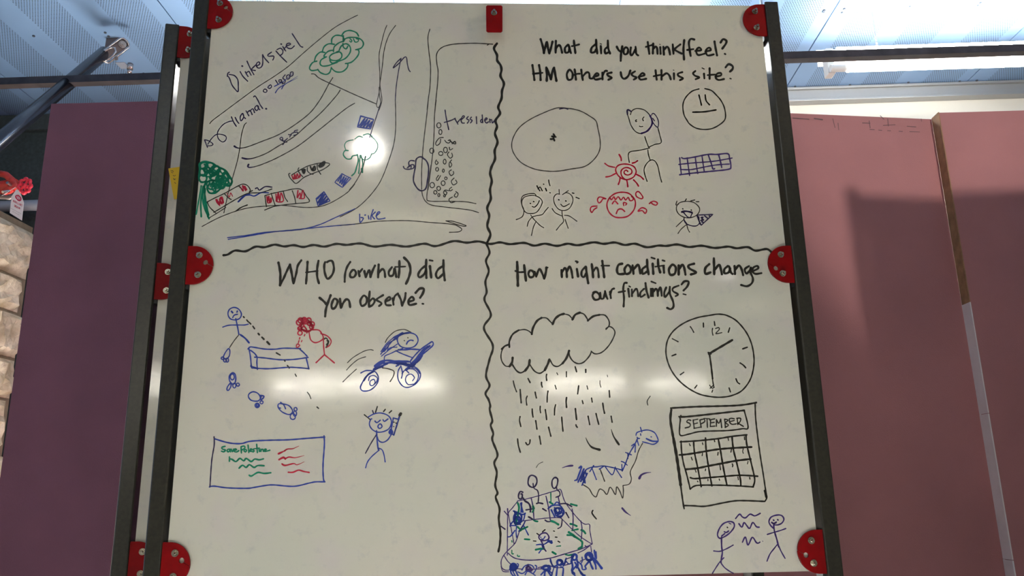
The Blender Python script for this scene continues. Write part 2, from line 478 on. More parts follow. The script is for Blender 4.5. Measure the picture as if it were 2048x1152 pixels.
D('map_drawing', 'sketched kerb and road edge curving past the trees', '''
@ 390 310 6.4
n1.8: 190,800 290,740 395,672
n1.8: 90,915 300,805 520,720 700,675 900,655 1120,645 1350,668 1500,670 1640,650 1780,590 1950,480 2045,372
@ 680 200 6.4
n1.8: 120,1152 200,1050 265,930 310,800 330,720
p1.9: 380,480 420,350 470,200 500,105 520,40
@ 680 40 6.4
n1.6: 600,68 568,150 530,300 502,430 502,550 510,700 505,900 475,1040 468,1095 490,1122 520,1060 505,960 500,860
n1.7: 712,70 640,170 590,290 560,420 545,560 525,720 512,830 535,1000 530,1060 500,1152
n1.9: 1150,118 1125,230 1140,420 1160,600 1152,850 1132,1000 1115,1152
n1.9: 1885,322 1910,308
n2: 1955,310 1750,298 1500,305 1350,332 1270,380 1235,450 1240,560 1255,650 1250,800 1235,950 1215,1152
@ 680 200 6.4
n1.9: 1130,0 1110,200 1080,450 1060,650 1045,900 1045,1140
n1.9: 1230,0 1210,200 1205,400 1190,650 1160,900 1125,1152
@ 680 330 6.4
n1.8: 1045,320 1060,400 1100,470 1180,515 1400,545 1650,575 1775,610
n1.8: 1165,0 1130,250 1112,420 1150,462 1400,465 1600,470 1740,495
''')
D('arrow_drawing', 'long blue arrows of the bike route sweeping along and up', '''
@ 390 310 6.4
b2: 425,1080 700,1035 1000,985 1300,955 1700,915 2048,885
b2: 415,1058 650,1030 900,990 1250,965 1400,945 1600,890 1800,800 2048,688
@ 680 330 6.4
n1.8: 0,775 250,750 500,720 850,712 1150,735 1400,755 1490,775 1558,820 1520,855 1400,862
n1.8: 1355,715 1450,722 1612,775 1550,778 1355,715
n1.8: 0,665 200,560 350,430 480,270 550,140 605,0
@ 680 200 6.4
n1.9: 605,832 680,600 710,400 712,150 708,0
@ 680 40 6.4
p1.9: 708,1024 720,850 750,650 782,490
p2.2: 782,490 720,550 682,615 760,550 820,482 850,480 862,560 880,635 900,662
''')
D('map_drawing', 'three blue hatched squares along the curved road', '''
@ 390 310 6.4
b2.2c!: 1880,240 1995,300 1885,415 1790,350
b2.6: 1830,335 1880,258 1852,360 1910,275 1875,375 1935,290 1895,395 1960,300
b2.2c!: 1650,470 1728,588 1575,652 1550,558
b3: 1568,560 1640,490 1570,620 1662,500 1590,640 1680,530 1625,625 1700,560 1670,610
@ 680 200 6.4
b2.8c!: 265,205 430,250 390,370 225,345
b3: 245,330 320,235 262,345 350,245 295,352 380,262 335,358 410,280 375,350
''')
D('lettering', 'dark handwritten building name beside the wavy divider', '''
@ 680 200 6.4
p2.4: 1345,130 1360,230 1392,380
p2.4: 1335,287 1420,262 1475,235
p2.4: 1470,240 1510,310
p2.4: 1505,285 1545,240
p2.4: 1552,255 1592,215 1575,203 1550,250 1562,293 1592,295
p2.4: 1642,212 1620,240 1652,260 1630,297
p2.4: 1682,220 1665,245 1692,262 1670,294
p2.4: 1745,215 1750,302
p2.6: 1820,192 1826,290
p2.4: 1820,245 1798,265 1808,290 1826,275
p2.4: 1852,265 1885,240 1868,230 1850,262 1875,295 1902,278
p2.4: 1915,245 1922,290
p2.4: 1918,262 1940,250 1950,295 1978,262
''')
D('map_drawing', 'crowd of little black ovals beside the building corner', '''
@ 680 200 6.4
k1.9o: 1265,325,27,33 1285,410,20,32 1350,640,25,35 1290,685,28,25 1175,650,27,33 1340,790,18,32
k1.9: 1322,480 1270,488 1225,550 1240,582 1280,552 1288,500
k1.9: 1340,515 1365,545 1400,548 1412,510 1385,520
k2.4: 1405,515 1440,550 1480,562 1470,530 1435,560
k1.9: 1400,605 1408,640 1442,622
k1.9: 1395,665 1375,700 1410,745 1440,720 1430,680
k1.9: 1235,768 1218,800 1235,827 1257,802 1240,785
k1.9: 1428,768 1398,810 1405,862 1432,830 1412,795
k1.9o: 1243,887,18,25 1323,905,12,22 1355,1003,16,18 1320,1065,25,30 1180,1090,30,34
k1.9: 1425,895 1395,920 1420,968 1456,942 1450,915
k1.9: 1260,965 1232,1010 1248,1032 1287,968
k1.9: 1460,1000 1425,1040 1450,1087 1497,1060 1480,1025
@ 680 330 6.4
k2o: 1263,300,24,26 1220,350,20,24 1265,385,13,20 1338,395,12,14
k1.9: 1430,285 1400,308 1410,332 1440,315
k2: 1395,330 1345,322 1325,358 1355,382 1368,350 1345,335
k2: 1482,340 1512,370 1492,412 1462,395 1482,362
k2: 1440,410 1395,440 1420,482 1472,468
''')
D('map_drawing', 'purple rounded lane outline with a tiny bicycle sketch', '''
@ 680 200 6.4
p3: 1060,735 1020,728 975,762 965,850 940,1000 952,1070 1000,1142 1050,1162 1098,1132 1120,1032 1135,900 1125,820 1095,768 1055,742
p2.6: 812,852 828,880 880,887 940,872 945,832 905,832 860,872 895,835
p2.6: 885,845 880,800 905,775 950,780
p2.2: 880,860 912,842 908,870
''')
D('lettering', 'blue handwritten word bike above the long arrow', '''
@ 680 330 6.4
b2.4: 252,630 258,735 300,682 268,672
b2.4: 362,648 370,692
b2.6: 318,642 326,640
b2.4: 425,572 398,650 395,697
b2.4: 452,602 412,648 442,690
b2.4: 460,655 512,608 492,600 465,645 480,690 530,690 576,680
''')
D('divider_line', 'thick wavy black line running down the middle of the board', '''
@ 0 0 1
k5: 994,87 988,97 994,110 994.4,121 1000.8,130 1003,140 1001,152 1007.8,167 1004,182 1003,197 996.5,214 1000,227 991,241 994,253 990,267 995,284 989.4,301 990,318 983,334 980.3,347 983.5,362 980,380 981.5,398 974.5,416 978.4,432 974.6,452 980.8,469 973.8,486
k4.4: 973,488 979,505 972,522 977.5,542 970.8,563 973.3,584 969,600 981.7,630 967.8,656 985.6,691 979,719 972,751 979,771 971,787 977,799 980.4,811 979.5,820 984.6,841 981.4,851 986.5,867 984.6,880 995,909 988.5,926 993.6,945 990.4,970 995,986 991.4,995 999,1017 997.5,1038 1000.7,1064 1000,1086 996.8,1103
''')
D('divider_line', 'thick wavy black line running across the middle of the board', '''
@ 0 0 1
k4.6: 447,510.5 455.7,509 470,501.2 491,502.6 511,493.5 529,494.5 549.4,489.4 568.5,492.9 587.5,490.4 606.6,494 627,490 649,493.2 672.5,487.8 693,489.8 720.8,487 748.7,493.3 781,489.6 813,493.2 848.3,487.5 871.7,492.2 907,482.3 933.3,485.4 956.7,482.9 980,487.9 1000,484.8 1020,488.4 1048,485.8 1068.4,491.3 1090,487.5 1113.8,491.8 1135.6,487.5 1156,490.5 1187,484.7 1207.5,487.8 1229.4,485 1249.7,490 1270,487.5 1293.4,494.5 1317,491.2 1332.8,492 1354.7,489 1378,494 1403,491.5 1429.7,496 1456.3,493.3 1473.4,496.6 1495.3,494.2 1511,501.4 1532.8,498 1542,503.5
''')
D('lettering', 'bold black two-line question at the top right of the board', '''
@ 1000 60 6.4
k4.6: 520,118 545,200 562,295
k4.6: 562,295 585,200 600,150 615,240 632,298
k4.6: 632,298 655,220 672,150
k4.6: 715,140 712,290
k4.6: 715,240 750,195 775,215 795,290
k4.6: 870,190 832,230 838,288 880,278 890,215
k4.6: 878,190 890,240 908,295
k4.6: 945,135 955,220 965,295
k3.8: 920,207 960,200 1012,185
k4.6: 1230,125 1235,220 1245,300
k4.6: 1228,182 1175,225 1165,285 1210,282 1238,235
k4.4: 1290,205 1295,300
k2: 1283,175 1300,182
k4.6: 1380,135 1385,230 1408,300
k4.6: 1382,215 1342,250 1350,300 1388,285
k4.6: 1495,215 1520,260 1545,275
k4.6: 1565,210 1550,300 1545,395
k4.4c: 1600,228 1580,262 1592,310 1630,300 1640,250 1622,225
k4.4: 1675,225 1668,300 1690,322 1738,240
k4.4: 1735,215 1742,300 1768,325
@ 1240 60 6.4
k4.4: 355,155 365,230 375,305
k3.6: 330,217 420,190
k4.4: 425,175 420,300
k4.4: 422,245 455,212 475,235 480,305
k4.2: 515,220 520,305
k1.6: 505,184 517,186
k4.4: 555,215 562,315
k4.4: 562,255 600,215 625,240 640,315
k4.4: 675,185 685,305
k4.2: 772,185 702,245 745,280 792,302
k4.6: 822,130 812,250 820,378
k4.4: 950,122 905,115 882,160 890,240 905,332
k4: 860,256 940,245
k4: 962,268 1040,258 1012,225 975,262 1000,320 1085,302
k4: 1092,275 1162,258 1140,225 1100,262 1120,325 1200,312
k4.4: 1210,148 1225,240 1242,325
k4.6: 1288,160 1320,118 1362,140 1352,180 1310,238
k3.4: 1340,305 1350,310
@ 1000 60 6.4
k4.6: 415,450 430,550 440,640
k4.6: 500,450 515,540 520,640
k3.8: 420,562 545,548
k5: 592,480 600,560 598,650
k5: 600,490 625,560 652,630
k5: 652,630 668,540 692,485
k5: 692,485 705,560 722,650
k4.4c: 880,515 855,570 872,635 920,625 930,560 902,515
k4.4: 955,505 965,570 972,635
k3.6: 930,582 985,562 1020,560
k4.4: 1040,510 1047,570 1060,640
k4.2: 1055,600 1105,545 1140,552 1150,615 1185,620
k4.2: 1192,602 1262,578 1240,552 1202,598 1222,635 1290,622
k4.2: 1310,545 1312,632
k4.2: 1312,590 1342,528 1370,525
k4.2: 1428,545 1372,560 1388,588 1432,612 1388,637
k4.4: 1545,540 1558,600 1592,625 1640,590 1668,520
k4.2: 1728,530 1685,560 1702,588 1748,608 1712,635
k4.2: 1775,600 1850,578 1822,552 1780,598 1800,635 1870,625
@ 1240 60 6.4
k4.2: 455,515 462,580 470,635
k3.8: 430,592 530,572
k4.2: 530,515 532,635
k4.2: 537,595 592,555 630,580 650,632
k4.2: 690,555 692,630
k1.6: 680,512 692,516
k4: 797,540 742,560 752,590 807,618 767,642
k4: 965,525 935,555 960,585 1015,608 968,630
k4.2: 1075,560 1080,620
k2: 1050,486 1078,500
k4.2: 1147,490 1147,560 1147,625
k3.6: 1120,578 1220,570
k4: 1220,597 1292,582 1290,552 1242,560 1225,610 1262,640 1330,628
k4.6: 1352,478 1390,438 1440,462 1440,500 1408,532
k3: 1408,620 1422,625
''')
D('circle_drawing', 'large thin oval with a small star in its middle', '''
@ 1000 200 6.4
n2c: 760,98 700,110 600,147 400,240 250,350 170,480 150,590 180,690 270,800 430,880 600,910 750,910 900,885 1080,852 1200,765 1272,650 1282,520 1255,370 1228,268 1150,208 1050,150 950,118 860,106
p2.4: 762,116 820,105 868,118
k3.6: 685,437 702,462
k3.6: 665,466 715,474
k3.6: 690,468 678,497 648,500
k3.6: 685,492 697,520
''')
D('figure_drawing', 'waving stick figure with a winking round face', '''
@ 1200 200 6.4
k2: 390,187 405,145 440,118 490,110 570,130 640,200 668,280 640,360 590,410 520,430 450,400 395,320 370,240 350,180
p3.4: 352,185 348,140 360,125 400,148
v3.6: 640,200 662,250 668,300 645,350 600,400 530,428
p2: 660,195 672,172 695,178 730,225 750,290 738,348 700,320 672,280
p1.9: 675,235 698,268
k2.2: 468,255 455,262 460,278 470,275
k2.2: 562,218 545,242 555,265
k2: 505,335 522,342 547,338
k2: 573,468 598,545 622,605
k2: 622,605 700,570 782,545 765,450 740,352
k2: 637,615 500,645 390,662 362,705 375,800
k2: 612,637 620,700 642,770
k2: 603,1042 572,950 565,880 600,810 655,768 705,785 742,855 765,965 790,1052
''')
D('sun_drawing', 'red spiral sun with wavy rays', '''
@ 1200 200 6.4
r2.8: 355,915 335,898 308,918 318,948 360,960 405,935 400,890 350,865 300,875 270,910 275,965 310,1010 360,1018 430,985 462,920 440,860 380,828 300,820 230,840 200,890 220,950 270,1000 335,1022
r2.6: 62,812 110,845 190,862
r2.6: 75,985 130,975 200,940
r3.2: 245,698 268,740 272,776
r3.2: 415,808 450,798 480,778
r3: 470,955 520,980 556,1015
r3: 430,1023 470,1065 492,1102
r3: 342,1022 350,1065 356,1110
r3: 257,1000 250,1040 235,1080
''')
D('face_drawing', 'plain round black face with a flat straight mouth', '''
@ 1240 60 6.4
k2.6: 1010,755 920,785 840,865 805,960 818,1080 860,1160 894,1206 974,1256 1084,1274 1194,1256 1304,1190 1350,1120 1336,996 1290,900 1230,830 1170,775 1085,750
k3: 1010,832 1025,890 1042,962
k3: 1090,830 1102,905 1145,957
k3.4: 932,1052 1080,1047 1228,1023
''')
D('grid_drawing', 'dark purple keyboard grid at the right of the board', '''
@ 1200 200 6.4
v3: 1045,738 1080,750 1200,732 1380,697 1500,697 1635,688 1658,750 1675,850 1640,888 1400,915 1200,935 1020,957
v2.6: 1020,740 1030,850 1040,942
v2.6: 1010,825 1200,805 1450,785 1692,743
v2.6: 1030,890 1150,892 1230,880 1350,855 1500,830 1655,820
v2.6: 1115,740 1130,850 1147,967
v2.6: 1220,740 1235,850 1252,942
v2.6: 1305,712 1320,820 1335,922
v3: 1385,702 1420,800 1445,882 1467,878
v3: 1517,695 1540,780 1558,865
''')
D('figure_drawing', 'smiling stick figure girl with long hair', '''
@ 1020 340 6.4
n1.9c: 160,378 195,342 290,325 370,350 412,402 392,470 340,540 270,558 205,545 168,495 150,430
n2: 335,332 315,305 240,305 165,332 145,380 150,440 178,520 162,590 120,620 80,635
k2.6: 258,426 264,430
k2.6: 301,403 307,406
n2.2: 375,393 352,440 315,475 285,468
n1.9: 265,575 300,625 335,662 385,710 432,740
n1.9: 335,657 300,730 275,838
n1.9: 275,610 237,660 220,722
n1.9: 288,600 340,585 412,570 450,525 490,478
''')
D('lettering', 'small black greeting written between the two stick figures', '''
@ 1020 340 6.4
k2.6: 345,203 360,235 382,266
k2.4: 360,242 385,218 412,266
k2.6: 455,235 467,267
k2.4: 428,181 433,183
k2.2: 495,128 500,165 512,202
k2.4: 510,290 516,294
''')
D('figure_drawing', 'smiling stick figure boy with spiky hair', '''
@ 1020 340 6.4
n1.9: 635,310 595,308 560,355 570,430 620,500 690,520 760,490 802,410 800,350 770,310 720,290 672,315
n1.9: 628,250 630,305
n1.9: 747,264 712,288
k2.4: 797,294 818,299
k2.4: 845,350 886,366
k2.6: 622,380 628,383
k2.6: 712,395 718,398
n2.2: 650,438 688,468 760,433
n1.9: 665,525 670,590 685,658 640,710 593,770
n1.9: 540,495 580,548 660,587
n1.9: 697,580 760,590 857,657
n1.9: 705,633 745,747
''')
D('face_drawing', 'red round frowning face with a fringe and flying teardrops', '''
@ 1020 340 6.4
r2.8c: 1420,285 1330,310 1265,370 1240,450 1268,540 1335,598 1420,610 1510,590 1580,520 1605,440 1590,370 1520,300
r2.6: 1275,350 1300,380 1330,342 1350,380 1385,342 1420,385 1452,348 1480,385 1512,350 1535,392 1572,385 1575,355 1555,340
r2.6: 1310,432 1340,396 1380,434
r2.6: 1457,456 1453,418 1495,428 1480,448
r3: 1360,557 1385,507 1430,500 1467,530
r2.6c: 1230,370 1150,345 1120,380 1138,422 1168,402 1190,368
r2.6: 1115,462 1045,470 1028,510 1048,545 1072,510 1112,482
r2.6c: 1612,292 1648,278 1700,345 1680,368 1620,340
r2.6: 1783,430 1835,400 1885,420 1872,450 1832,440 1800,412
r2.6c: 1638,527 1690,483 1748,510 1730,556 1692,520
''')
D('figure_drawing', 'open-mouthed stick figure holding a slice of pizza', '''
@ 1300 280 6.4
n2c: 350,830 400,795 480,785 560,800 620,850 635,900 600,960 520,995 440,990 370,950 338,890
n2: 345,782 332,832 365,822
k2.2: 465,755 445,788
k2.2: 523,779 572,768
k2.2: 590,790 625,790
k2.4: 418,880 422,884
k2.4: 526,896 532,900
p2.4c: 400,920 450,908 540,925 528,960 515,992 480,985 430,930
p2: 405,928 470,918 535,935
p2.2: 435,1000 440,1040 470,1075 540,1100 600,1097 635,1062
p2.2: 440,1030 470,1070
n1.9: 335,1110 430,1020
n1.9: 470,1080 400,1140 358,1197
n1.9: 470,1080 485,1140 507,1180
p2.4c!: 598,962 805,952 655,1092
p3: 605,968 642,1078
p2: 625,980 632,1060
p3: 655,992 682,990 660,1008 688,1022 650,1030
p3.4: 665,1048 676,1052
p2.6: 700,972 735,1000
p3: 758,972 766,974
''')
D('lettering', 'bold black two-line heading with brackets on the left half', '''
@ 530 500 6.4
k5: 172,162 190,250 197,330 192,452
k4.6: 195,442 235,370 275,280 320,188
k5: 320,188 340,290 365,427
k4.6: 365,427 400,300 420,200 465,132
k4.6: 545,152 537,290 525,430
k3.4: 525,287 675,268
k4.8: 685,138 668,240 668,340 690,425
k4.6: 770,155 758,200 765,290 800,368 858,320 882,240 865,150 830,138 795,155
k4.4: 1092,153 1050,220 1025,310 1020,407
k4.6c: 1125,255 1090,300 1095,345 1140,345 1165,300 1150,262
k4.6: 1195,268 1210,335
k4.2: 1205,292 1245,243
k4.8: 1272,270 1288,345
k4.8: 1290,345 1310,300 1335,260 1350,345
k4.8: 1352,345 1375,270 1408,200
k5: 1455,187 1448,350
k4.6: 1452,300 1500,245 1528,270 1538,345
k4.6: 1625,220 1585,280 1595,330 1640,320 1660,235 1680,345
k5: 1720,142 1720,250 1710,350
k3.2: 1665,217 1797,212
k5.2: 1780,98 1840,165 1862,260 1838,360 1805,432
@ 620 500 6.4
k5: 1488,125 1485,240 1490,357
k4.6: 1478,202 1420,250 1385,315 1405,350 1460,310 1487,245
k5.2: 1535,208 1552,352
k3.4: 1530,131 1570,138
k5: 1708,132 1710,260 1725,387
k4.6: 1702,205 1640,250 1612,315 1640,362 1705,305
@ 530 500 6.4
k5: 700,613 750,655 790,700
k5: 840,580 800,690 778,770 770,850
k4.8c: 880,630 852,700 862,750 900,735 930,660 908,628
k5.2: 960,625 965,680 972,740
k4.8: 975,735 1000,680 1040,632 1075,650 1090,730
k4.6c: 1255,590 1220,650 1238,715 1290,690 1305,625 1280,588
k4.8: 1340,532 1330,640 1332,728
k4.4: 1335,662 1380,620 1405,650 1380,700 1340,725
k4.2: 1512,578 1440,622 1430,642 1492,682 1460,717
k4.2: 1540,662 1602,632 1590,600 1545,645 1550,702 1612,708
k4.4: 1635,620 1645,700
k4.2: 1642,650 1662,590 1702,558
k4.6: 1712,580 1740,640 1755,712
k4.6: 1755,712 1790,625 1800,552
k4.6: 1835,662 1905,640 1880,600 1838,645 1850,703 1935,688
k5: 1928,548 1980,495 2032,498 2020,555 1985,612
k4: 2015,688 2028,690
''')
D('figure_drawing', 'frowning blue stick figure with outstretched arms and one foot', '''
@ 420 600 6.4
b2.6c: 310,95 250,120 230,180 258,238 320,255 380,235 402,180 370,120
b3.6: 275,145 290,162
b3: 350,142 345,156
b2.6: 290,226 310,195 352,183
b2.4: 163,347 240,324 350,320 440,320 492,308
b2.8: 330,240 350,330 370,440
n2: 368,448 310,520 250,610
b3.6: 390,445 450,490 500,548
b2.4c: 238,622 195,675 170,740 205,755 245,720 255,655
b2.4o: 162,745,20,16 192,772,18,24 220,770,18,26
''')
D('dash_line', 'dashed black sight line slanting down from the stick figure', '''
@ 420 600 6.4
k3: 428,213 437,224
k3: 470,255 490,280
k3: 500,285 522,307
k3: 548,335 570,367
k3.6: 618,429 630,444
k4: 665,477 690,502
k4: 732,536 762,567
k3: 850,677 898,705
k3: 952,767 960,782
k3: 990,838 1015,870
k2.4: 1090,948 1105,977
@ 420 700 6.4
k2: 1245,540 1272,575 1292,625
k2.6: 1370,730 1390,747
''')
D('table_drawing', 'blue outlined long box table', '''
@ 420 600 6.4
b2.8: 487,627 512,602 560,605 700,628 830,630 950,617 1160,622
b2.8: 1140,622 1190,665 1242,718
b2.8: 572,732 700,742 900,765 1080,760 1257,735
b2.8: 500,628 518,730 530,860
b2.8: 520,645 575,688 605,735
b2.8: 605,735 600,800 607,887
b2.4: 518,845 590,868
b2.8: 535,870 750,880 1000,862 1150,868 1267,880
b2.8: 1230,738 1248,810 1265,882
''')
D('figure_drawing', 'curly-haired red figure bending over the table', '''
@ 420 600 6.4
r3o: 1160,262,32,32 1140,288,34,34 1205,250,28,26 1265,262,30,32 1310,310,26,30 1228,278,36,28 1150,365,26,22 1300,345,26,30 1175,320,26,30 1270,300,26,24
r3: 1150,250 1200,240 1250,260 1290,290 1310,350 1280,395 1220,390 1170,370 1130,370
r3: 1165,330 1200,292
r3: 1205,335 1235,375
r2.6: 1215,350 1240,385
r3: 1160,375 1230,400 1290,385
r3o: 1240,345,72,62
r2.6o: 1152,422,28,28
r2.6: 1300,382 1390,385 1430,430 1450,490 1400,532 1340,545 1290,510 1272,440 1268,410
r2.6: 1418,430 1500,460 1550,522 1530,580 1485,608
r2.6: 1450,475 1455,600 1465,692
r2.8: 1358,802 1465,700
r2.8: 1465,700 1592,805
r2.6: 1243,408 1240,425
r2.6: 1215,440 1207,460
r2.6: 1150,480 1145,500
r2.2: 1178,517 1170,535
r2.2: 1132,560 1108,575 1110,612 1150,580 1130,568
r2.2: 1140,520 1132,545
k2.6: 1463,500 1480,488 1502,500 1498,528 1518,520 1512,565 1485,607
k2.6: 1490,575 1518,530
''')
D('shoe_drawing', 'blue trail of four footprints', '''
@ 420 700 6.4
b2.8c: 285,292 250,330 250,390 280,432 315,430 330,370 320,310
b2.4o: 285,345,26,38
b2.6c: 262,425 225,470 217,508 238,515 268,465
b2.4o: 312,455,20,32 357,443,20,20
b2.6c: 550,535 502,560 492,600 530,645 605,655 640,630 640,590 605,550
b3: 645,582 692,592 672,625 645,635 655,595
b2.4o: 660,670,20,20 605,710,28,30
b2.8o: 607,708,12,18
b2.6c: 880,690 872,730 920,790 1000,825 1045,812 1055,770 1010,712 930,690
b2.6: 903,670 945,705 967,752
b2.6: 885,740 905,745
b2.4o: 1095,758,20,22 1060,852,34,38 1088,815,20,34
''')
D('figure_drawing', 'blue cyclist with streaming hair riding a bicycle', '''
@ 640 630 6.4
n1.8: 350,612 430,540 560,465 640,445 682,452
n1.8: 340,705 400,640 490,568 585,535
n1.8: 293,857 370,780 467,692
n1.9: 835,352 870,290 960,210 1060,185 1110,195 1165,220
b2.6c: 1070,240 1005,275 990,330 1030,400 1120,425 1210,400 1255,330 1230,260 1160,230
b3.8: 950,315 1010,265 1070,238 1140,227
b3: 940,290 1040,235 1060,228
b2: 780,470 850,370 940,292 960,295
b2.4: 778,502 870,372 985,302
b2: 785,528 890,442 990,372
b2: 800,480 870,400 945,310
b2: 860,462 900,420 985,412
b1.9: 820,470 860,420 880,380 860,460
k2.4: 1123,290 1127,293
k2.2: 1078,327 1082,330
b2.8: 1107,373 1125,340 1160,322 1192,328
b2.2: 1060,427 970,462 900,495 830,527 822,582
b2.4: 970,457 1060,500 1187,548
b3.2: 1005,445 1080,445 1180,438 1285,445
b2.8: 1192,640 1155,605 1190,545 1290,440 1400,362 1437,342 1450,375 1420,415 1300,520 1200,655
b4: 1185,630 1260,560 1330,460 1405,395
b3.4: 1170,620 1230,560 1310,455 1380,400
b3.2: 1190,640 1260,590 1310,520
b5: 690,698 750,640 820,605
b4: 700,655 760,605 850,582 960,592 1060,592 1138,597
b4: 820,625 900,610 1000,620 1090,625 1190,650
b4: 700,700 790,655 860,622
b6: 985,620 1095,618
b5: 1050,625 1160,655 1195,650
b5: 1160,655 1100,702
b3: 975,655 1010,640
b4: 710,690 800,660
b2.6c: 685,722 600,775 545,860 517,930 550,972 640,962 715,900 748,820 730,755
b3.6: 685,725 615,765 560,840
b2.2: 622,840 635,790 690,775 735,810 715,865 670,905 640,890 645,845 690,825 705,860 690,890
b2.6: 523,742 590,712 690,715
b2.4: 1035,655 1000,720 1000,820 1050,902 1120,928 1210,892 1270,825 1287,750 1245,685 1190,652
b2.4: 1130,690 1200,695 1258,760 1245,840 1200,890
b2.2: 1185,842 1208,800 1165,757 1110,780 1095,840 1130,890 1195,885
n2.2: 800,678 880,690 945,720 940,780 898,852
b2.6: 1035,650 1055,740 1043,808
b2.4: 1050,752 1090,705 1137,742
b2.4: 1140,660 1230,690 1275,750
''')
D('figure_drawing', 'blue stick figure talking on a mobile phone', '''
@ 600 780 6.4
b2.6: 875,345 950,305 1040,295 1130,330 1170,400 1150,480 1090,525 1000,540 925,505 888,440 905,375 920,370
k2.4: 823,316 870,355 900,380
p2.4: 928,263 942,300
k2.8: 990,212 967,285
k3: 1092,248 1070,275
k3: 1172,265 1142,293
b2.8: 960,398 985,418 1027,387
b2.8: 1063,380 1080,402 1127,370
b2.8c: 1015,438 997,468 1018,493 1050,470 1035,437
b3: 980,520 985,620 998,742
p2.4: 978,572 910,680 838,810
b2.6: 990,600 1010,650 1060,670 1120,640 1168,570
b2.4: 1012,770 920,850 865,920 840,995
b2.4: 1000,742 1050,765 1075,830 1090,920
b3: 998,740 1008,772
b2.2c: 1158,500 1138,545 1165,568 1187,545 1172,505
b2.4: 1150,560 1160,520 1180,560
b2.6c!: 1195,358 1262,376 1200,577 1160,548
b3.4: 1262,376 1275,330
k5.4: 1277,322 1290,302
b3: 1263,376 1200,577
k2.4: 1198,411 1205,413
k2.6: 1228,422 1236,426
k2.2: 1197,467 1202,469
''')
D('poster_drawing', 'blue outlined poster with green and red writing', '''
@ 400 820 6.4
b3: 190,370 330,412 440,430 540,428 650,400 900,387 1130,382 1350,365 1598,346
p2.6: 180,343 182,450 150,650 127,985
b2.8: 120,985 180,975 350,997 600,1003 700,990 850,965 950,960 1200,977 1400,935 1480,920 1600,920
b3: 1588,330 1592,450 1575,700 1580,880 1598,920
g3.2: 322,465 280,478 288,500 325,512 305,535 275,527
g3c: 365,500 345,518 360,537 382,518
g3: 382,500 392,537
g3: 400,500 415,535 432,500
g3: 438,520 470,508 450,497 438,530 470,537 497,520
g3: 525,470 530,550
g3: 525,470 565,462 575,485 540,510
g3c: 580,505 562,520 582,537 597,515
g3: 615,450 625,545
g3: 642,520 668,505 648,498 640,530 668,530
g3: 692,498 675,510 697,522 678,537
g3: 725,440 735,545
g2.6: 700,495 760,488
g3: 757,505 762,532
g3: 778,500 780,532
g3: 785,512 805,500 812,530
g3: 822,520 852,505 832,500 825,530 860,525 893,515
g3.4: 377,600 377,655
g3.4: 377,625 410,632 460,660 510,620 560,650 592,620 655,660 700,628 760,638 812,625
g3.4: 500,745 545,708 590,735 632,700 692,735 740,712 820,714
g3.4: 630,835 660,845 740,800 820,812 907,803
r4.4>: 1005,560 1090,520
r3>: 1080,525 1120,500 1190,495 1267,460
r4: 1012,635 1068,607 1092,627
r3>: 1090,625 1140,602 1220,610 1335,582
r3.4>: 1050,690 1090,710 1200,685 1242,702 1335,663
r3: 1130,797 1190,797 1262,770 1330,787 1397,799
''')
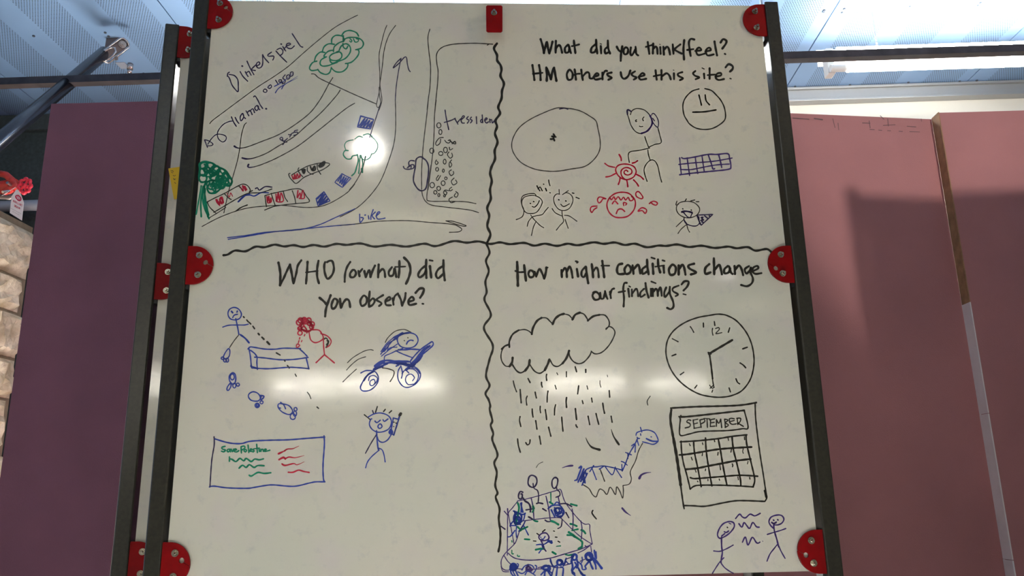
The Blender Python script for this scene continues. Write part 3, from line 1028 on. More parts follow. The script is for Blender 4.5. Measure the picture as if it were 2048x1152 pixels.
D('lettering', 'bold black heading over the lower right quarter of the board', '''
@ 1010 490 6.4
k5.4: 155,218 160,330 165,520
k3.8: 133,332 180,348 250,345
k5.2: 245,258 255,350 268,457
k4.6c: 318,328 300,370 320,412 362,402 368,352 340,328
k4.6: 378,345 400,405
k4.4: 400,400 438,308 470,350 502,430
k5: 502,430 525,340 530,290
k3: 525,292 548,288
k4.8: 722,320 728,410
k4.6: 725,360 765,295 785,330 792,410
k4.6: 790,350 825,275 848,320 865,418
k5: 920,308 935,402
k3.6: 905,208 935,218 920,228
k4.4: 1032,278 985,330 980,390 1010,410 1045,350
k5: 1035,280 1050,400 1065,488
k5: 1110,245 1120,330 1128,412
k4.4: 1122,350 1165,290 1190,320 1200,412
k5: 1245,205 1258,310 1270,412
k3.2: 1232,265 1335,265
@ 1230 490 6.4
k5: 92,240 45,255 25,320 45,370 115,370
k4.8c: 155,260 122,310 140,370 192,352 202,295 175,260
k4.8: 225,260 237,370
k4.8: 237,315 292,252 312,290 322,365
k5: 410,188 415,280 430,375
k4.8: 400,272 350,310 355,370 412,340
k5: 482,240 490,368
k3.6: 465,160 508,175
k5: 550,185 555,270 578,350
k3: 515,278 630,262
k4.8: 622,280 628,355
k3.4: 608,196 635,205
k5c: 725,258 690,315 708,380 762,370 780,300 757,260
k5: 815,262 815,378
k4.8: 822,310 862,252 885,290 902,380
k4.8: 1012,240 942,262 952,300 1038,352 972,377
k5: 1207,245 1160,290 1150,350 1170,370 1222,350
k5: 1265,170 1268,280 1270,375
k4.8: 1275,320 1332,252 1352,300 1368,375
k4.8: 1445,270 1400,310 1402,362 1455,350 1475,300
k4.8: 1462,275 1480,345 1505,372
k4.8: 1530,270 1535,370
k4.8: 1537,320 1585,262 1620,310 1640,385
k4.4: 1715,270 1662,310 1680,365 1722,330 1740,290
k4.4: 1735,290 1735,350 1765,430 1750,490 1690,528 1615,512
k4.2: 1762,335 1832,300 1820,268 1768,292 1760,340 1800,370 1875,360
@ 1010 490 6.4
k4.6: 1140,605 1120,650 1150,700 1205,690 1212,645 1170,602 1130,610
k4.4: 1218,612 1225,680 1260,682 1282,600
k4.4: 1280,590 1290,640 1312,690
k4.4: 1345,600 1355,680
k4.4: 1345,635 1368,572 1395,558
@ 1230 490 6.4
k4.2: 150,485 118,492 105,570 115,680 110,787
k3.8: 45,605 130,590
k4.4: 170,560 182,662
k3.4: 180,527 196,536
k4: 215,570 217,655
k4: 222,620 270,560 288,592 297,655
k4.6: 390,488 402,580 430,672
k4: 370,562 325,610 330,665 382,635
k4.6: 460,562 462,652
k3.4: 465,468 522,490
k4.6: 482,562 485,655
k4.4: 487,605 525,560 545,600 548,652
k4.4: 550,600 580,540 592,590 598,650
k4.4: 655,545 630,610 642,665 702,590
k4.4: 702,535 702,620 742,720 748,790 712,822 668,805
k3.8: 815,520 745,550 742,590 808,632 775,655
k4.4: 852,505 890,465 942,470 925,530 878,582
k3: 873,627 908,636
''')
D('cloud_drawing', 'black scalloped rain cloud', '''
@ 980 600 6.4
k3.6: 150,627 190,590 248,568
k3.8: 248,603 248,530 290,440 370,385
k2.4: 360,390 440,378 500,400 540,437
k4.4: 535,437 550,360 600,270 660,228
k2.6: 650,230 720,230 770,275 808,312
k4.6: 802,308 835,240 890,195 945,178
k2.4: 940,178 1010,195 1058,248
k4.6: 1055,250 1090,190 1150,162
k2.8: 1145,162 1200,180 1235,225 1255,265
k4.2: 1252,264 1320,210 1400,190
k2.8: 1395,190 1470,195 1520,260 1525,325 1485,375
k2.6: 1485,365 1530,340 1580,370 1598,430 1550,540 1480,630 1410,680 1340,688 1295,655
k2.8: 1298,660 1270,720 1200,795 1130,815 1065,785 1020,720 1012,660
k4.6: 1012,650 980,740 930,810
k2.8: 935,805 870,850 810,835 770,770
k4.8: 760,762 740,820 700,900
k2.8: 705,895 640,938 570,910 512,830
k4.8: 508,768 495,840 450,905
k3.2: 455,900 395,932 340,905 285,825
k4.8: 290,740 282,800 250,850
k2.4: 255,848 200,845 155,790 140,720 155,640 190,592
''')
D('rain_drawing', 'black rain dashes falling below the cloud', '''
@ 1000 730 6.4
k2.6: 170,203 185,270 212,343
k3.2: 258,315 264,400 271,483
k3: 358,172 385,224
k2.6: 348,398 335,440 343,513
k3: 450,348 458,390 466,422
k3: 532,222 532,250 541,283
k3: 597,120 592,150 598,197
k1.8: 727,100 740,126
k2.4: 850,86 850,152
k3: 962,22 980,86
k3.4: 1097,58 1098,95
k2.4: 705,260 720,308
k3: 1007,266 1000,320 994,370
k2.2: 1113,266 1124,310
k1.6: 1280,200 1280,245 1292,285
k1.4: 1372,128 1378,152
k2.8: 614,334 605,400 603,476
k3.2: 852,416 846,470 852,542
k2.6: 1053,455 1063,494
k3: 1172,424 1180,475
k3: 1398,328 1404,411
k2.6: 515,528 513,570 520,612
k3: 412,562 414,610 423,667
k3: 580,572 590,640 597,700
k2.8: 712,508 700,560 697,640
k3.4: 965,560 972,630 980,698
k3.2: 1315,488 1325,560 1338,617
k2.8: 257,660 250,710 267,788
k3: 457,713 473,821
k3: 790,667 796,750 806,847
k2.8: 1127,655 1148,763
k3: 1229,622 1245,690 1264,760
k3: 1422,655 1435,732
k3: 972,765 978,785 990,797
k3: 622,796 635,850 651,911
k3: 505,911 522,1013
k3: 225,945 235,1030 260,1117
k2.8: 330,993 350,1022 378,1005 385,958
k2: 1922,400 1885,460 1892,514
k4.8<: 1097,930 1130,1000 1180,1055 1275,1085
k4.4<: 1423,822 1455,915 1522,1018
''')
D('clock_drawing', 'round black clock face with two hands and a twelve', '''
@ 1270 620 6.4
k3c: 1040,55 960,68 800,98 640,160 500,260 420,380 395,520 415,650 470,780 560,900 680,1000 820,1075 960,1108 1100,1117 1240,1095 1370,1030 1470,900 1515,750 1522,600 1490,430 1420,280 1300,140 1180,72 1100,55
k2.8: 875,168 877,218
k2.8: 1015,148 1022,197
k2.4: 708,213 730,245 752,286
k2.8: 1212,228 1195,284
k2.4: 477,367 552,406
k3: 473,587 522,568
k2.8: 580,828 625,797
k2.4: 765,1000 793,963
k3.2: 1380,497 1437,477
k3: 1345,678 1385,705 1417,740
k2.8: 1292,880 1312,925 1340,946
k2.6: 1204,998 1221,1049
k2.2: 995,1022 985,1052
k4.6!: 945,562 1245,385
k4: 938,545 970,560
k3.6: 955,575 975,720 993,880
k2.4: 990,870 1000,940 1010,992
k2: 955,962 985,1002 1015,988
k2: 962,1002 1008,958
k2.2: 993,235 988,275 998,322
k2.2: 1030,238 1070,225 1078,250 1035,302 1112,290
''')
D('calendar_drawing', 'black calendar page reading September with a ruled grid', '''
@ 1300 790 6.4
k3.8: 265,168 400,160 600,150 900,142 1100,135 1240,120 1360,97
k5: 272,190 262,330 300,560
k6: 300,555 340,780 372,1000 392,1150
k3.4: 390,1140 420,1360 437,1455
k3: 1345,110 1355,330 1400,700 1450,1020 1480,1220 1495,1310 1470,1362
k4.4: 1467,1225 1490,1310
k3.2: 440,1415 550,1418 700,1425 900,1388 1050,1360 1180,1352 1470,1362
k3.8: 395,265 440,280 900,232 1205,197
k3: 1205,197 1255,415 1180,432 1000,455 650,467 500,500 388,515 380,400 388,310 370,275
k2.6: 522,325 490,318 470,345 512,368 508,405 450,422
k2.6: 552,320 565,422
k2.4: 552,322 612,310
k2.4: 560,372 608,358
k2.4: 562,428 642,412
k2.6: 638,320 655,415
k2.6: 638,320 690,310 700,340 650,372
k2.6: 730,312 735,415
k2.2: 690,300 765,305
k2.6: 775,325 772,402
k2.4: 760,320 828,305
k2.4: 775,357 822,350
k2.4: 770,404 832,398
k2.6: 850,315 850,402
k2.6: 850,315 880,362 905,310
k2.6: 905,310 918,418
k2.6: 955,312 965,415
k2.6: 955,310 1000,322 965,355 1005,385 962,415
k2.6: 1015,305 1020,350 1050,375 1100,370
k2.4: 1015,305 1040,298 1080,305
k2.2: 1030,340 1080,325
k2.6: 1115,300 1125,378
k2.6: 1110,298 1160,300 1150,345 1118,365
k2.6: 1125,360 1195,402
k3.4: 388,600 600,587 800,567 900,555 1050,530 1240,510
k3.4: 1228,512 1240,640 1290,850 1330,1020 1340,1100 1320,1175
k3.2: 398,592 405,730 430,880 470,1020 515,1205
k3.2: 515,1205 560,1170 640,1155 900,1155 1150,1165 1322,1177
k4: 375,767 450,762 600,740 850,698 1050,680 1300,666
k4.2: 458,952 600,938 750,908 900,880 1100,842 1288,820
k3.4: 517,1058 560,1070 650,1066 900,1046 1150,1028 1378,1040
k3.4: 558,600 570,740 610,930 655,1172
k3.4: 710,550 720,720 750,930 792,1165
k3.6: 875,570 900,700 940,940 985,1157
k3.6: 1050,540 1068,700 1110,870 1155,1070 1163,1162
k2.2: 503,622 515,650
k2: 670,612 677,636
k2.4: 823,578 829,598
k2: 998,545 1005,582
k2.4: 1208,535 1212,572
k2: 528,797 542,834
k2: 672,745 667,777
k2.2: 872,733 867,770
k2.2: 1042,697 1035,732
k2: 1193,690 1186,722 1194,747
k2: 578,957 590,988
k2: 712,945 708,970
k2.2: 893,893 903,957
k2.4: 1052,880 1060,900 1055,920
k2: 1255,850 1247,882
k2.4: 608,1102 614,1112
k2: 742,1078 742,1098
k2.4: 885,1075 891,1092
k2: 1125,1048 1131,1087
k2.4: 1275,1055 1279,1076
''')
D('animal_drawing', 'blue long-necked animal with a spiky back and shaggy belly', '''
@ 1060 850 6.4
b2.4: 1357,133 1368,98 1430,75 1510,65 1590,95 1630,160 1637,210 1580,247 1500,230 1440,215
b3.4: 1490,175 1560,205 1635,210
b2.2: 1548,151 1554,153
b2.2: 1413,30 1432,92
b2.2: 1415,112 1418,132
n2: 1440,235 1390,330 1350,460 1285,595 1297,690 1270,755 1190,775
n2.2: 1190,775 1195,850 1185,935 1150,850 1110,792 1095,890 1050,820 1020,800 985,888 940,840 895,820 870,860 845,920 800,890 755,815 680,765
b2.6: 1380,165 1340,250 1270,370 1220,500 1185,580
b2.4: 1185,580 1080,550 940,525 860,535 790,540 720,570 700,600
b2.2: 1370,155 1378,172 1402,172
b2.2: 1370,190 1392,262
b2.4: 1300,267 1345,245 1345,347
b2.2: 1223,350 1265,370 1302,380 1290,385
b2.4: 1252,358 1252,430
b2.2: 1168,465 1205,480 1245,515
b2.4: 1175,505 1180,590
b2.2: 960,530 1050,637 1092,538
b2.2: 1100,562 1172,672
b2.6: 815,520 765,597
b2.2: 792,550 850,700
b2.6: 950,525 888,565
n2.2: 900,572 955,720
b3.4: 628,550 660,535 600,705
b3.4: 690,562 615,732
b3.4: 712,580 650,722
b3: 732,620 665,772
b3.2: 680,600 705,742
b3: 660,640 690,735
b2.6: 573,711 600,700
b3: 640,690 700,600 720,640
''')
D('dash_line', 'scattered dark dashes drifting around the blue animal', '''
@ 1060 850 6.4
v4>: 545,520 480,527 412,548
v4.8>: 1400,682 1425,640 1480,615 1547,606
k2.6: 805,1093 795,1125 815,1160
v4.4>: 1180,1065 1225,1115 1290,1160
n1.3: 80,545 110,500 165,473
@ 980 940 8.533
k2.8: 1755,690 1740,740 1815,835
''')
D('arena_drawing', 'crowded blue and green stage scene with tiny figures around it', '''
@ 980 940 8.533
v1.9: 470,528 600,500 830,440 1030,380 1150,345 1205,335 1250,470 1290,560 1400,710 1540,870 1620,925 1697,930 1705,1040 1745,1262
v1.9: 470,535 380,650 310,740 300,900 295,1455
v1.9: 310,740 345,920 380,1100 412,1270
v1.9: 550,870 800,840 1000,818 1180,815 1240,850 1400,1010 1560,1150 1740,1265
v2: 600,880 510,1030 450,1200 410,1270 280,1400 220,1480 190,1560 200,1660 250,1705 320,1710
v2.2: 1740,1265 1650,1310 1500,1365 1250,1440 1000,1510 700,1540 480,1520 380,1480 310,1420
v2: 240,1460 300,1555 370,1620
v2: 190,1640 220,1727 320,1737
v2.4: 705,490 735,640 750,850
v2.4: 955,448 1000,650 1030,860
g2.4: 1037,380 1040,540
v2.4: 1400,665 1418,800 1412,1010
v2.2: 1550,870 1570,1000 1558,1180
v2.6: 1165,465 1190,580
v2.4: 300,660 305,770
v2.4: 245,705 305,775
p3.2c: 715,90 665,125 650,230 690,285 755,290 800,210 785,125
p2.4: 735,230 750,310 810,350 830,440 820,560
p3.2: 795,572 840,562 900,575
p3c: 1100,130 1062,180 1060,270 1095,315 1140,270 1157,170 1130,128
p3: 1095,130 1145,140
p2.6: 1135,290 1145,340 1185,370 1190,435 1125,465
p3.2: 560,380 515,368 485,440 500,490 545,480 550,410 530,410
p3.8: 565,480 600,530 660,570 690,640 688,715
p2.8: 615,682 720,665
b3.2o: 470,830,70,100 470,850,50,60 485,800,60,55 450,870,40,60
b3.4: 400,700 480,730 560,760 600,740
b3: 415,700 430,820 350,930 345,960
b3: 540,560 530,720
b3.4: 525,570 560,720
b2.4: 600,740 580,830 560,870
b3: 400,850 470,800 540,880 430,900 520,930
b2.4: 600,870 560,960 490,1045
b2.6: 580,960 610,1020 655,1110
b2.4: 455,960 445,1060 455,1150
b2.8: 300,1140 350,1130 425,1032
b2.4: 345,945 440,950
b3o: 1180,720,78,75 1165,700,55,55 1195,755,45,45 1140,690,45,45
b3: 1000,645 1050,610 1120,600 1200,612 1265,720 1210,810
b3.4: 1045,680 1105,800
b2.6: 1100,590 1145,545 1195,600
b3: 1100,640 1160,740 1240,690 1150,780 1230,780
b3.2: 990,660 1040,620
p3: 190,962 255,1010
p3.4: 660,800 725,838
p3: 900,660 960,698
p2.8: 1295,725 1345,815
p2.8: 940,855 980,880 1030,880
p2.4: 1232,840 1215,960 1158,1000
p3: 1210,577 1300,575 1395,625
g4: 470,560 495,640 470,800
g4: 455,830 450,920
b2.6: 430,930 460,970
g4: 470,970 530,1012 640,970
g3: 580,985 520,1040
g4.4: 735,620 740,700
g3: 720,720 755,650 735,640
g3.6: 740,850 770,870 812,878
g4: 1018,548 1070,580
g4.4: 1040,870 1100,890 1165,930
g4: 1380,582 1480,608
g4: 1372,920 1420,930 1478,957
g3.4: 1400,1032 1500,1010
g5: 1345,1062 1400,1100 1450,1140
g4: 1320,1110 1420,1115
g4: 1440,1130 1550,1205 1575,1240 1565,1320
g5: 1570,1310 1515,1345
g4.4: 1560,1025 1600,1045 1628,1082
g3.4: 592,1180 675,1187
k2.4: 740,1210 785,1215
g2.4: 373,1370 375,1428 398,1430
g2.4: 468,1452 478,1475 505,1470
g4.4: 782,1360 860,1345 925,1345
g4: 1065,1400 1122,1435
g3.4: 1290,1440 1340,1455 1400,1445
g2.2: 1135,1302 1205,1295
k2.6: 1115,1145 1145,1148
k2.4: 1160,1215 1190,1232
k2: 1083,1040 1102,1045
g2.4: 372,1205 378,1230
v3c: 850,1110 900,1077 965,1080 1005,1140 990,1185 920,1205 860,1190 832,1150
v3.2: 870,1200 900,1270 915,1330 955,1385
b2.8: 792,1277 850,1270 930,1265 1000,1215
b5: 990,1200 1050,1240
b4: 1000,1225 1050,1215
b2.6: 885,1350 835,1415
k2.6: 800,1082 835,1108
k2.4: 940,1018 895,1055
b2.6: 940,1135 905,1185 885,1175
b2.4: 860,1145 870,1150
b5: 900,1290 915,1330
@ 980 1017 8.533
b4.6o: 400,1010,38,45 400,1000,52,56 
b5: 440,960 380,1040
b4: 430,970 380,960 340,1040
b3: 350,1060 365,1110 400,1150
b3: 390,1070 430,1150
b3: 430,1050 480,1150
b2.4: 465,940 485,955 470,1010 430,1060
b2.4: 475,1080 550,1110 620,1060
v4.4: 620,1010 660,990 700,1030 640,1040
v4: 650,960 620,1050 690,1070 720,1040
b2.6: 545,1050 590,985 660,960 720,975 748,1012
b2.6: 600,1130 650,1070 770,1140
b2.4: 770,970 795,985 785,1040 740,1110
v2: 460,1025 540,1035
v2: 740,1035 900,1030
v2: 820,1010 900,990
v2: 1000,965 1100,1005 1200,1010
v2: 1270,970 1380,940
b4.6o: 950,1010,50,34
b4: 880,1020 940,990 1010,980 1020,1050 940,1060
b3: 935,1060 870,1130
b4: 940,1060 930,1150
b3.4: 975,1050 1040,1150
b3: 1000,1060 1060,1110 1040,1150
b3.4: 1030,870 1060,960 1100,990 1150,960
b3.2: 1030,900 1075,990
b4.6o: 1190,920,45,45
b4.4: 1180,880 1230,910 1200,960
b3.2: 1230,960 1270,930 1300,850
b3.2: 1250,980 1290,910
b3.6: 1150,990 1130,1150
b3.4: 1210,1000 1250,1020 1240,1150
b2.4: 1090,1010 1050,1150
b2.6: 1300,900 1340,945 1380,940
b4.6o: 1440,830,42,50
b4.6: 1430,790 1400,860 1390,920
b4: 1480,870 1500,960 1480,1010
b4: 1400,920 1410,1000 1395,1060 1440,1110
b3.4: 1450,920 1520,1040 1560,1120 1620,1140
b3.4: 1470,980 1400,1080 1450,1140
b3: 1490,900 1560,960 1580,1040 1640,1030 1620,990
b4: 1520,1050 1600,1150
b2.4: 1570,830 1575,900 1540,950
v2: 1540,900 1620,865
v2: 1310,860 1390,830
b4.6o: 1690,830,50,52
b4.6: 1690,800 1740,860 1690,900
b2.8o: 1690,820,68,72
b4: 1700,890 1625,980
b4: 1700,900 1730,980 1755,1030
b3.6: 1760,880 1800,960 1808,1030
b5: 1770,850 1850,945 1905,1020
b3.4: 1780,715 1795,830
b3.4: 1808,740 1812,850
v2: 1720,645 1732,740
v2: 1700,640 1600,710 1500,760
v2.6: 1625,635 1650,660
''')
D('figure_drawing', 'purple stick figure with a slanted oval head facing right', '''
@ 1400 1000 7.58
v3c: 430,328 350,362 290,440 265,530 298,580 360,562 450,500 515,415 515,355 480,330
v2.2: 440,350 468,364
k3: 413,413 418,418
v3: 368,480 400,492 432,470
v3.2: 330,545 375,510
v3.2: 325,565 328,700 338,800 322,900 318,950
v2.6: 208,772 300,778 400,740 503,683
v2.4: 362,875 300,940 245,1020 188,1112
v2.4: 315,952 370,1022 440,1075 505,1110
''')
D('figure_drawing', 'purple stick figure smiling with both arms out', '''
@ 1400 1000 7.58
v3: 1125,440 1070,385 1045,325 1080,258 1170,228 1240,238 1272,292 1240,350 1180,377 1120,377
v3: 1113,303 1120,310
v3: 1176,297 1183,304
v3.4: 1088,340 1118,360 1155,335
v4: 1110,358 1150,345
v3.2: 1117,382 1130,480 1165,600 1192,712
v2.6: 1020,522 1130,488 1220,462 1300,433
v2.6: 1168,680 1120,740 1060,820 1015,928
v2.6: 1190,690 1230,780 1290,885
''')
D('wave_drawing', 'three purple squiggles between the two talking figures', '''
@ 1400 1000 7.58
v3: 540,280 600,215 640,255 690,270 760,215 830,240 912,203
v3: 590,360 635,412 668,342 710,390 752,430 800,342 855,405 897,412
v3: 643,640 688,563 728,682 792,567 850,640 880,655 908,638
v1.4: 948,624 953,627
''')
# ================================================================== ROOM
ZC = 3.47; YB = 3.68; XL, XR, YR = -4.6, 5.0, -9.0
floor = tag(obj('floor', bx(XL, XR, YR, YB, -0.1, 0.0), 'floor'), kind='structure')
ceil = tag(obj('ceiling', bx(XL, XR, YR, YB, ZC+0.02, ZC+0.12), 'board_back'), kind='structure')
# perforated sheets, each a lay-in piece with open joints; the cross joints only show near the back wall
SEAMS = [-4.245, -3.32, -2.435, -1.459, -0.527, 0.386, 1.286, 2.17, 3.10, 4.02]
def sheet_mesh():
    bm = bx(0.0025, PW-0.0025, 0.003, 3.197, 0, 0.018)
    me = bpy.data.meshes.new('ceiling_panel'); bm.to_mesh(me); bm.free(); me.materials.append(M['ceil']); return me
sheet = sheet_mesh()
sb = bmesh.new(); cyl(sb, (0, 0, 0), (0, 0, -0.004), 0.0055, 8)
screw_me = bpy.data.meshes.new('screw'); sb.to_mesh(screw_me); sb.free(); screw_me.materials.append(M['screw'])
for i, x in enumerate(SEAMS[:-1]):
    wdt = SEAMS[i+1]-x
    for j, y in enumerate((YB-3.2, YB-6.4, YB-9.6)):
        o = inst('ceiling_panel', sheet, ceil, Matrix.Translation((x, y, ZC)) @ Matrix.Diagonal((wdt/PW, 1, 1, 1)))
        if j == 0 and -2.5 < x < 2.5:
            for fx in (0.045, 0.35, 0.67, 0.955):
                for fy in (0.28, 0.30, 0.62, 0.64, 0.94):
                    if fy in (0.30, 0.64) and fx in (0.35,): continue
                    inst('screw', screw_me, o, Matrix.Translation((fx*PW, 3.2-1.0+fy+random.uniform(-.01, .01), 0)))
tag(obj('wall_back', bx(-0.6, XR, YB, YB+0.12, 0, ZC+0.02), 'white_wall'), kind='structure')
tag(obj('wall_back_left', bx(XL, -0.602, YB, YB+0.12, 0, ZC+0.02), 'dark_wall'), kind='structure')
tag(obj('wall_right', bx(XR, XR+0.12, YR, YB, 0, ZC+0.02), 'white_wall'), kind='structure')
tag(obj('wall_left', bx(XL-0.12, XL, YR, YB, 0, ZC+0.02), 'white_wall'), kind='structure')
tag(obj('wall_rear', bx(XL, XR, YR-0.12, YR, 0, ZC+0.02), 'white_wall'), kind='structure')
# grey metal wall-top trim to the right, dark line on the left
bm = bmesh.new(); box(bm, -0.6, XR-0.01, YB-0.045, YB-0.001, ZC-0.062, ZC-0.012, 0.004); box(bm, -0.6, XR-0.01, YB-0.06, YB-0.001, ZC-0.014, ZC-0.002, 0.002)
box(bm, -0.6, XR-0.01, YB-0.052, YB-0.001, ZC-0.074, ZC-0.060, 0.002)
tag(obj('trim_1', bm, 'trim'), kind='structure')
bm = bx(XL+0.01, -0.62, YB-0.03, YB-0.001, ZC-0.09, ZC-0.004, 0.003)
tag(obj('trim_2', bm, 'dark_wall'), kind='structure')
# ---- daylight windows high in the rear wall and in the left wall
def window(idx, x0, x1, z0, z1, axis, pos, m, nx):
    wo = empty('window_%d' % idx); tag(wo, kind='structure')
    fr = bmesh.new()
    def B(bm, a0, a1, d0, d1, c0, c1):
        if axis == 'y': box(bm, a0, a1, pos+d0, pos+d1, c0, c1)
        else: box(bm, pos+d0, pos+d1, a0, a1, c0, c1)
    t = 0.05
    B(fr, x0-t, x1+t, 0, .06, z0-t, z0); B(fr, x0-t, x1+t, 0, .06, z1, z1+t); B(fr, x0-t, x0, 0, .06, z0, z1); B(fr, x1, x1+t, 0, .06, z0, z1)
    st = (x1-x0)/nx
    for k in range(1, nx): B(fr, x0+k*st-.012, x0+k*st+.012, 0, .05, z0, z1)
    obj('window_frame', fr, 'housing', wo)
    for k in range(nx):
        p = bmesh.new(); B(p, x0+k*st+.013, x0+(k+1)*st-.013, .004, .016, z0+.002, z1-.002); obj('pane', p, m, wo)
window(1, -2.35, 0.18, 3.03, 3.31, 'y', YR+0.001, 'pane', 3)
window(2, 1.75, 3.05, 3.03, 3.31, 'y', YR+0.001, 'pane', 2)
window(3, 3.35, 4.35, 3.06, 3.26, 'y', YR+0.001, 'pane', 1)
window(4, -3.6, 0.6, 1.0, 2.5, 'x', XL+0.001, 'pane_side', 4)
window(5, -2.30, -1.2, 0.25, 1.15, 'y', YB-0.062, 'pane_stone_fill', 2)  # added hidden glowing pane that brightens the stone wall
# ---- rough limestone wall on the left
pier = tag(obj('wall_stone', bx(-2.80, -2.46, 1.9, YB-0.01, 0, 2.86), 'mortar'), kind='structure')
def stone_block(y0, y1, z0, z1):
    ny, nz = 9, 7; bm = bmesh.new(); g = []
    sd = random.random()*50
    for a in range(ny+1):
        r = []
        for b in range(nz+1):
            fy, fz = a/ny, b/nz
            edge = min(fy, 1-fy, fz, 1-fz)
            x = -2.455
            if edge > 0: x += 0.024 + 0.020*random.random() + 0.014*math.sin(sd+fy*5)*math.cos(sd*2+fz*4)
            r.append(bm.verts.new((x, y0+fy*(y1-y0)+(0 if edge == 0 else random.uniform(-.008, .008)), z0+fz*(z1-z0)+(0 if edge == 0 else random.uniform(-.008, .008)))))
        g.append(r)
    for a in range(ny):
        for b in range(nz): bm.faces.new((g[a][b], g[a+1][b], g[a+1][b+1], g[a][b+1]))
    # sides back to the wall
    rim = [g[a][0] for a in range(ny+1)]+[g[ny][b] for b in range(1, nz+1)]+[g[a][nz] for a in range(ny-1, -1, -1)]+[g[0][b] for b in range(nz-1, 0, -1)]
    bk = [bm.verts.new((-2.462, v.co.y, v.co.z)) for v in rim]; n = len(rim)
    for i in range(n): bm.faces.new((rim[i], rim[(i+1) % n], bk[(i+1) % n], bk[i]))
    obj('stone_block', bm, 'stone', pier)
z = 0.55
row = 0
while z < 2.85:
    h = [0.215, 0.17, 0.25, 0.19][row % 4]; h = min(h, 2.86-z)
    if h < 0.08: break
    y = 2.55 - 0.13*(row % 3)
    while y < YB-0.05:
        l = random.uniform(0.24, 0.42); y1 = min(y+l, YB-0.012)
        if y1-y > 0.04: stone_block(y+0.007, y1-0.007, z+0.007, z+h-0.007)
        y = y1
    z += h; row += 1
# ================================================================== LIGHT FITTINGS
def batten(x0, x1, y, z, label):
    r = empty('fluorescent_light', (x0, y, z)); L = x1-x0
    tag(r, label, 'light', 'bare fluorescent lights hanging by the back wall')
    bm = bx(0, L, 0.050, 0.085, 0.080, 0.106, 0.004); obj('lamp_housing', bm, 'housing', r)
    for xx in (0.03, L-0.03):
        bm = bmesh.new(); box(bm, xx-0.012, xx+0.018, 0.012, 0.060, -0.012, 0.10, 0.003); obj('lamp_socket', bm, 'housing', r)
    for xa_ in (0.02, L-0.085):
        bm = cyl(bmesh.new(), (xa_, -0.006, -0.002), (xa_+0.065, -0.006, -0.002), 0.0150, 20); obj('end_cap', bm, 'housing', r)
    bm = cyl(bmesh.new(), (0.085, -0.006, -0.002), (L-0.085, -0.006, -0.002), 0.0170, 20); obj('lamp_tube', bm, 'tube', r, True)
    bm = cyl(bmesh.new(), (0.085, 0.065, 0.118), (L-0.085, 0.065, 0.118), 0.013, 16); obj('uplight_tube', bm, 'uptube', r, True)
    obj('wall_light_shield', bx(0.02, L-0.02, 0.112, 0.116, 0.075, 0.150), 'housing', r)  # plate added to keep the uplight off the wall
    for xx in (0.25, L-0.25):
        bm = cyl(bmesh.new(), (xx, 0.065, 0.09), (xx, 0.065, ZC-z), 0.004, 8); obj('hanger_rod', bm, 'galv', r)
    return r
pl = at_y(1668, 130, 2.88)
batten(pl.x-0.03, pl.x+1.20, 2.90, pl.z-0.005, 'bare fluorescent tube light to the right of the whiteboard')
batten(-1.12, 0.72, 2.90, pl.z-0.005, 'fluorescent tube light hidden behind the whiteboard')
def troffer(x, y, lx, ly, label):
    r = empty('ceiling_light', (x, y, ZC)); tag(r, label, 'light', 'recessed ceiling lights behind the camera')
    bm = bmesh.new(); t = 0.03
    box(bm, -lx/2-t, lx/2+t, -ly/2-t, -ly/2, -0.02, -0.001); box(bm, -lx/2-t, lx/2+t, ly/2, ly/2+t, -0.02, -0.001)
    box(bm, -lx/2-t, -lx/2, -ly/2, ly/2, -0.02, -0.001); box(bm, lx/2, lx/2+t, -ly/2, ly/2, -0.02, -0.001)
    obj('lamp_frame', bm, 'housing', r)
    obj('lamp_diffuser', bx(-lx/2, lx/2, -ly/2, ly/2, -0.010, -0.001), 'troffer', r)
troffer(-0.35, -2.2, 0.9, 0.22, 'short recessed ceiling light nearest behind the camera')
troffer(-0.46, -5.3, 0.8, 0.3, 'recessed ceiling light in the middle of the room')
troffer(2.05, -4.9, 0.8, 0.3, 'recessed ceiling light right of the middle')
troffer(3.45, -4.9, 0.7, 0.3, 'recessed ceiling light near the right wall')
# round globe lamp
r = empty('globe_light', (-0.51, -0.87, ZC)); tag(r, 'round globe lamp on the ceiling behind the camera', 'light')
bm = cyl(bmesh.new(), (0, 0, -0.001), (0, 0, -0.03), 0.07, 24); obj('lamp_base', bm, 'housing', r)
bm = bmesh.new(); bmesh.ops.create_uvsphere(bm, u_segments=24, v_segments=14, radius=0.075, matrix=Matrix.Translation((0, 0, -0.09))); obj('lamp_globe', bm, 'bulb', r, True)
# ================================================================== OVERHEAD PIPES
# long dark rail hung under the ceiling
rz = 1.55+0.5755*2.70
rail = empty('ceiling_rail', (0, 2.70, rz)); tag(rail, 'long dark rail hung under the ceiling, passing behind the whiteboard', 'rail')
bm = bmesh.new(); box(bm, -3.2, 3.4, -0.012, 0.012, -0.014, 0.016, 0.002); box(bm, -3.2, 3.4, -0.017, 0.017, -0.017, -0.014)
obj('rail_bar', bm, 'rail', rail)
for xx in (-2.9, -0.9, 0.9, 3.0):
    bm = cyl(bmesh.new(), (xx, 0, 0.02), (xx, 0, ZC-rz), 0.005, 8); obj('hanger_rod', bm, 'galv', rail)
